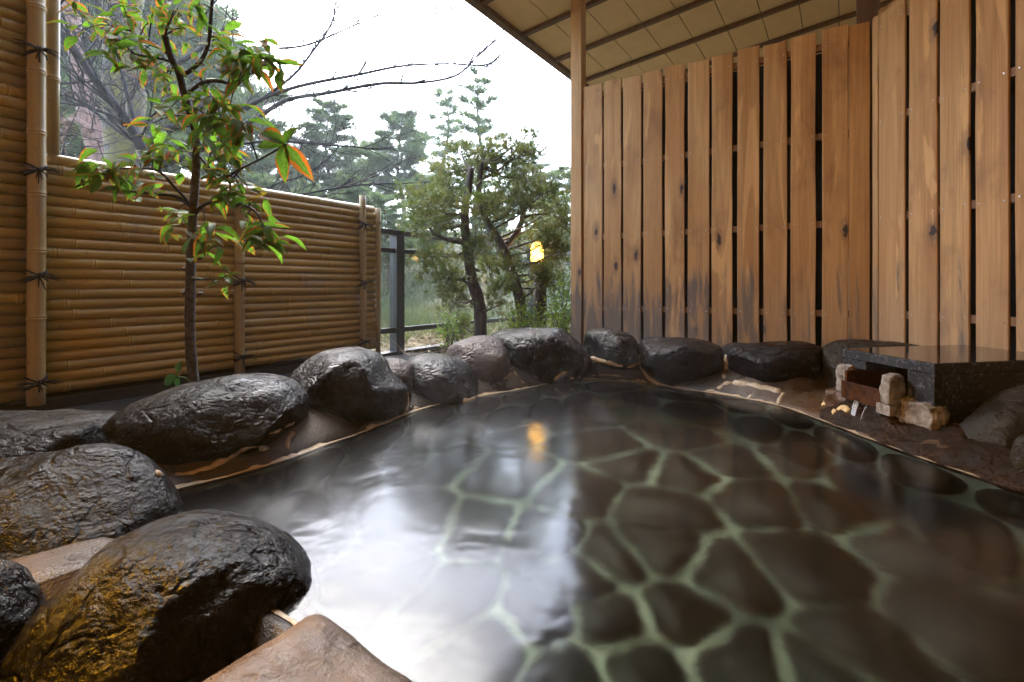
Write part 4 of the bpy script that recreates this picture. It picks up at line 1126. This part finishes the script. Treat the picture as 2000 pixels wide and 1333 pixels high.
shrub(1010, 625, 3.9, .22, 900, 'low green shrub between the two juniper trunks', 32)
shrub(1075, 640, 3.7, .2, 700, 'low green shrub behind the flat topped boulder', 33)
shrub(890, 635, 4.4, .2, 700, 'low green shrub left of the left juniper trunk by the railing', 34)
C = []; D = []
while len(C) < 9000:
    a = YAW + math.radians(random.uniform(-60, 55)); r = random.uniform(5.2, 24); x, y = -r * math.sin(a), r * math.cos(a)
    if x > -3.15 and y < 7: continue
    if mn.noise(Vector((x * .6, y * .6, 3))) < -.25: continue
    C.append((x, y, gz(x, y))); D.append((0, 0, 1))
C = np.array(C); D = np.array(D); rr = np.linalg.norm(C[:, :2], axis=1, keepdims=True)
V = tufts(C, D, 12, .26, .02, .55)
tag(link('hillside_scrub', fast_mesh('hillside_scrub', V, 3), M['scrub']), 'grey green scrub covering the slope beyond the glass railing', 'undergrowth', None, 'stuff')
C = []; D = []
for _ in range(2600):
    x, y = random.uniform(-6, -2.3), random.uniform(2.9, 7.5)
    C.append((x, y, gz(x, y) + random.uniform(.0, .06))); D.append((random.gauss(0, 1), random.gauss(0, 1), random.uniform(0, .25)))
V = tufts(np.array(C), unit(np.array(D)), 4, .22, .007, .3)
tag(link('dry_grass', fast_mesh('dry_grass', V, 3), M['straw']), 'tangle of dry straw and twigs on the ground under the glass railing', 'dry grass', None, 'stuff')

# ------------------------------------------------------------------ sapling
sap = empty('sapling', (*at(380, 560, 2.15).xy, -.03), 'slim broadleaf sapling with red edged green leaves in front of the bamboo fence', 'tree')
tk = [(384, 775), (379, 745), (373, 690), (371, 630), (372, 560), (374, 490), (377, 420), (383, 330), (384, 262)]
TP = curve_pts(tk, 2.15)
b = MB(); b.tube(TP, [r * (1 + .10 * mn.noise(p * 22)) for r, p in zip(lerp_r(.0215, .0155, len(TP)), TP)], 14)
for px, py, s in ((364, 527, -1), (388, 575, 1), (362, 573, -1), (388, 505, 1)):
    p = at(px, py, 2.15); b.tube([p, p + RGT * s * .016 + UP * .004], [.010, .006], 7)
b.build('trunk', M['bark_sapling'], sap, True)
br = MB(); NODES = list(TP)
def sb(px, dz, r0, r1):
    ds = [2.15 + dz * k / (len(px) - 1) for k in range(len(px))]; q = curve_pts(px, ds); br.tube(q, lerp_r(r0, r1, len(q)), 8); NODES.extend(q[2:]); return q
sb([(384, 264), (372, 225), (358, 175), (348, 140), (335, 115), (322, 70)], -.05, .017, .012)
sb([(384, 266), (392, 250), (405, 243), (440, 238), (480, 250)], -.1, .013, .005)
sb([(352, 150), (375, 135), (395, 115), (408, 80), (412, 30), (418, -40)], -.1, .010, .006)
sb([(336, 118), (320, 98), (290, 85), (255, 62), (215, 50)], .1, .009, .004)
sb([(348, 135), (330, 120), (300, 112), (262, 105), (240, 80)], -.12, .007, .003)
sb([(364, 185), (390, 165), (420, 158), (450, 165), (460, 172)], -.12, .009, .006)
sb([(374, 405), (345, 385), (310, 380), (270, 376), (240, 372)], -.15, .008, .004)
sb([(374, 400), (340, 365), (310, 335), (270, 330), (235, 330), (190, 335)], -.2, .006, .003)
sb([(378, 420), (400, 400), (430, 392), (470, 398), (500, 415), (515, 445)], -.12, .009, .004)
sb([(384, 300), (430, 345), (470, 330), (520, 305), (560, 282)], -.3, .006, .003)
sb([(455, 392), (450, 360), (470, 330)], -.05, .004, .003)
br.build('branches', M['bark_dark'], sap, True)
# leaf prototypes
def leaf_mesh(fold, curl, wdt, wave):
    b = MB(); ts = [0, .1, .25, .42, .6, .76, .9, 1]; prof = [.05, .42, .82, 1, .92, .66, .30, .02]; uv = []
    for t, w_ in zip(ts, prof):
        z = -curl * t * t
        for u in (-1, -.5, 0, .5, 1):
            b.v.append((u * wdt * w_ * .5, t, z + fold * abs(u) * w_ + wave * math.sin(t * 9 + u * 2) * abs(u))); uv.append((u * .5 + .5, t))
    for i in range(len(ts) - 1):
        for j in range(4): b.f.append((i * 5 + j, i * 5 + j + 1, (i + 1) * 5 + j + 1, (i + 1) * 5 + j))
    me = b.mesh('leaf'); ul = me.uv_layers.new(name='UVMap')
    for l in me.loops: ul.data[l.index].uv = uv[l.vertex_index]
    me.materials.append(M['leaf']); me.polygons.foreach_set('use_smooth', [True] * len(me.polygons)); return me
LM = [leaf_mesh(.05, .22, .42, .02), leaf_mesh(.09, .38, .38, .015), leaf_mesh(.03, .12, .46, .03), leaf_mesh(.14, .5, .40, .02)]
tw = MB(); LR = random.Random(3); ALL = []
def put_leaf(p, d, up, L, sw=1.0):
    d = d.normalized(); s = d.cross(up); s = s.normalized() if s.length > 1e-4 else d.orthogonal().normalized(); nn = s.cross(d)
    R3 = Matrix((s * L * sw, d * L, nn * L)).transposed().to_4x4(); R3.translation = p; ALL.append((L, R3, LR.choice(LM)))
def cluster(px, py, n, size, dz=0.0, droop=.35, bias=(0, 0), jit=30, near=None):
    """a whorl of leaves at a twig end; size = leaf length in pixels of the photograph"""
    d = 2.15 + dz; c = at(px, py, d); L = size * d / FPX
    a = min(NODES, key=lambda p: (p - c).length)
    mid = a.lerp(c, .5) + Vector((0, 0, .012)); tw.tube(catmull([a, mid, c], 3), lerp_r(.0035, .0018, 7), 5, False)
    a0 = LR.uniform(0, 6.28); L *= .90
    n = int(n * 2.0 + .5)
    for k in range(n):
        an = a0 + k * 2.4 + LR.gauss(0, .3)
        v = RGT * math.cos(an) * .95 + FWD * math.sin(an) * .8 + RGT * bias[0] + UP * (-bias[1])
        v = v + UP * (LR.gauss(.08, .38) - droop * .6)
        pos = c + Vector((LR.gauss(0, 1), LR.gauss(0, 1), LR.gauss(0, 1))) * jit * d / FPX * .5
        put_leaf(pos, v, UP + FWD * LR.gauss(-.25, .4) + RGT * LR.gauss(0, .35), L * LR.uniform(.55, 1.25), LR.uniform(.8, 1.1))
for a in [(180, 35, 6, 42, .1), (215, 50, 7, 42), (250, 75, 7, 45, -.1), (160, 60, 4, 40, .05, .5, (-.5, 0)), (290, 45, 6, 38, .05), (240, 10, 5, 40), (300, 15, 4, 38), (330, 40, 4, 36), (345, 70, 3, 30),
          (255, 108, 7, 48, -.12, .5), (215, 90, 6, 45, -.1, .6), (300, 120, 5, 44, -.05, .4), (285, 95, 4, 40), (330, 150, 4, 36, 0, .5), (318, 155, 3, 34), (365, 55, 4, 34), (348, 15, 4, 36, -.05), (385, 10, 3, 50, -.12, .9), (340, 20, 2, 44, -.1, .9),
          (440, 85, 6, 42, -.05, -.2), (470, 95, 8, 48, -.12, .5, (.4, 0)), (510, 105, 8, 50, -.15, .6, (.6, 0)), (480, 130, 7, 52, -.15, .9), (455, 125, 6, 48, -.1, .7), (530, 120, 5, 50, -.15, .8, (.6, 0)), (420, 75, 4, 38, 0, 0), (430, 110, 4, 40, 0, .3),
          (400, 130, 3, 34), (390, 155, 4, 36, -.05, .2), (400, 175, 3, 36, -.1, .5),
          (420, 205, 7, 46, -.12, .3), (450, 205, 6, 48, -.15, .4, (.4, 0)), (385, 215, 6, 42, -.1, .4), (355, 225, 5, 40, -.08, .5, (-.4, 0)), (425, 235, 7, 48, -.18, .6), (330, 215, 4, 40, .05, .2), (300, 240, 3, 46, 0, .7, (-.5, 0)),
          (475, 250, 6, 62, -.22, .8, (.4, 0)), (435, 255, 5, 56, -.15, .9), (415, 265, 4, 50, -.1, 1.0, (-.2, 0)),
          (330, 262, 4, 36), (300, 290, 6, 40, .0, .3), (320, 310, 6, 40, -.05, .4), (345, 300, 4, 36), (290, 320, 4, 38), (350, 330, 4, 36), (265, 295, 3, 38),
          (420, 290, 6, 42, -.05, .5), (445, 300, 5, 40, -.08, .6), (440, 330, 6, 42, -.08, .7), (430, 312, 4, 40), (455, 350, 5, 40, -.08, .8),
          (230, 335, 7, 56, -.2, .35, (-.4, 0)), (190, 335, 7, 58, -.22, .5, (-.6, 0)), (225, 345, 4, 52, -.2, 1.0), (265, 325, 4, 46, -.15, .3, (.3, 0)), (300, 365, 4, 42, -.1, .3), (280, 375, 3, 40),
          (450, 375, 7, 42, -.1, .5), (475, 365, 5, 42, -.1, .4), (490, 390, 4, 40, -.1, .5), (425, 390, 4, 36), (400, 435, 4, 52, -.05, 1.0), (345, 415, 4, 44, 0, .3, (-.4, 0)), (355, 440, 4, 44, 0, .4, (-.4, 0)), (395, 450, 5, 48, -.05, .7, (.3, 0)), (415, 470, 3, 56, -.08, 1.3),
          (480, 425, 3, 40, -.1, 1.0), (515, 455, 8, 54, -.15, .5, (.25, 0)), (522, 462, 4, 56, -.15, .9, (.5, 0)), (430, 552, 7, 34, -.1, .1, (.2, -.1)), (398, 490, 2, 34)]:
    cluster(*a)
# the three big hanging leaves in front of the sky
cb = at(556, 282, 1.85)
tw.tube(catmull([at(470, 330, 1.95), at(515, 308, 1.88), cb], 4), lerp_r(.0035, .0022, 9), 5, False)
for vx, vy, L, tilt in ((-.85, .55, 78, -.6), (.28, .75, 46, -.5), (-.05, -1, 72, -.9), (.62, -.78, 80, -.9), (-.95, .05, 62, -.4)):
    put_leaf(cb, RGT * vx + UP * vy + FWD * LR.uniform(-.2, .1), -FWD + UP * .35, L * 1.85 / FPX, 1.05)
tag(tw.build('twigs', M['bark_dark'], sap, True), kind='stuff')
ALL.sort(key=lambda q: -q[0])
for L, R3, me in ALL[:300]:
    o = bpy.data.objects.new('leaf', me); COL.objects.link(o); o.parent = sap
    o.matrix_parent_inverse = Matrix.Translation(-sap.location); o.matrix_basis = R3
bm = bmesh.new()
for L, R3, me in ALL[300:]:
    k = len(bm.verts); bm.from_mesh(me); bm.verts.ensure_lookup_table()
    bmesh.ops.transform(bm, matrix=R3, verts=bm.verts[k:])
me = bpy.data.meshes.new('small_leaves'); bm.to_mesh(me); bm.free()
tag(link('small_leaves', me, M['leaf'], sap, True), kind='stuff')
# little seedling at the trunk's foot
sd = empty('seedling', (*at(372, 560, 2.1).xy, -.03), 'tiny seedling with three round leaves at the foot of the sapling trunk', 'plant')
LFM = leaf_mesh(.05, .2, .62, .02); LFM.materials.clear(); LFM.materials.append(M['shrub'])
M['seedling'] = mat_leaf('seedling leaf', (.03, .09, .03), (.05, .13, .045), .3, nscale=20, rough=.35); LFM.materials[0] = M['seedling']
b = MB(); sp0 = at(376, 752, 2.1); b.tube(catmull([sp0, at(362, 738, 2.1), at(348, 735, 2.1), at(345, 722, 2.1)], 4), .002, 5); b.build('stem', M['shrub'], sd, True)
for px, py, vx, vy, L in ((347, 728, .1, 1, 22), (346, 735, -.95, -.45, 36), (350, 738, -.3, -.8, 22)):
    p = at(px, py, 2.1); dv = (RGT * vx + UP * vy).normalized(); s = dv.cross(-FWD + UP * .4).normalized(); nn = s.cross(dv); L = L * 2.1 / FPX
    o = bpy.data.objects.new('leaf', LFM); COL.objects.link(o); o.parent = sd; o.matrix_parent_inverse = Matrix.Translation(-sd.location)
    R3 = Matrix((s * L, dv * L, nn * L)).transposed().to_4x4(); R3.translation = p; o.matrix_basis = R3

# ------------------------------------------------------------------ damp air
def mat_air(name, dens, col, an=.0):
    t = NT(name); v = t.n('VolumePrincipled'); v.inputs['Density'].default_value = dens; v.inputs['Color'].default_value = (*col, 1); v.inputs['Anisotropy'].default_value = an
    t.t.links.new(v.outputs[0], t.out.inputs['Volume']); return t.m
b = MB(); b.box((-640, -640, -2.0), (640, 640, 14)); tag(b.build('haze', mat_air('damp air', .0030, (.93, .95, .97))), kind='stuff')


def mat_steam():
    t = NT('steam'); P, xyz = t.wpos(); tc = t.n('TexCoord'); mp = t.n('Mapping'); t.t.links.new(tc.outputs['Object'], mp.inputs['Vector']); mp.inputs['Scale'].default_value = (1, 1, 1.6)
    n = t.noise(mp.outputs[0], 2.6, 4, .6, .6); sp_ = t.n('SeparateXYZ'); t.t.links.new(tc.outputs['Object'], sp_.inputs[0])
    zf = t.rng(sp_.outputs[2], .60, .0); xf = t.math('MULTIPLY', t.rng(sp_.outputs[0], -1.9, -1.2), t.rng(sp_.outputs[0], -.1, -1.0)); yf = t.math('MULTIPLY', t.rng(sp_.outputs[1], .4, 1.2), t.rng(sp_.outputs[1], 3.1, 2.3))
    d = t.math('MULTIPLY', t.math('MULTIPLY', t.rng(n, .42, .75), zf), t.math('MULTIPLY', xf, yf))
    v = t.n('VolumePrincipled'); v.inputs['Color'].default_value = (.96, .97, 1, 1); v.inputs['Anisotropy'].default_value = .2
    t.t.links.new(t.math('MULTIPLY', d, .06), v.inputs['Density']); t.t.links.new(v.outputs[0], t.out.inputs['Volume']); return t.m
b = MB(); b.box((-1.9, .4, .012), (.5, 3.1, .62)); tag(b.build('steam', mat_steam()), 'thin steam drifting over the hot water toward the far boulders', 'steam', None, 'stuff')
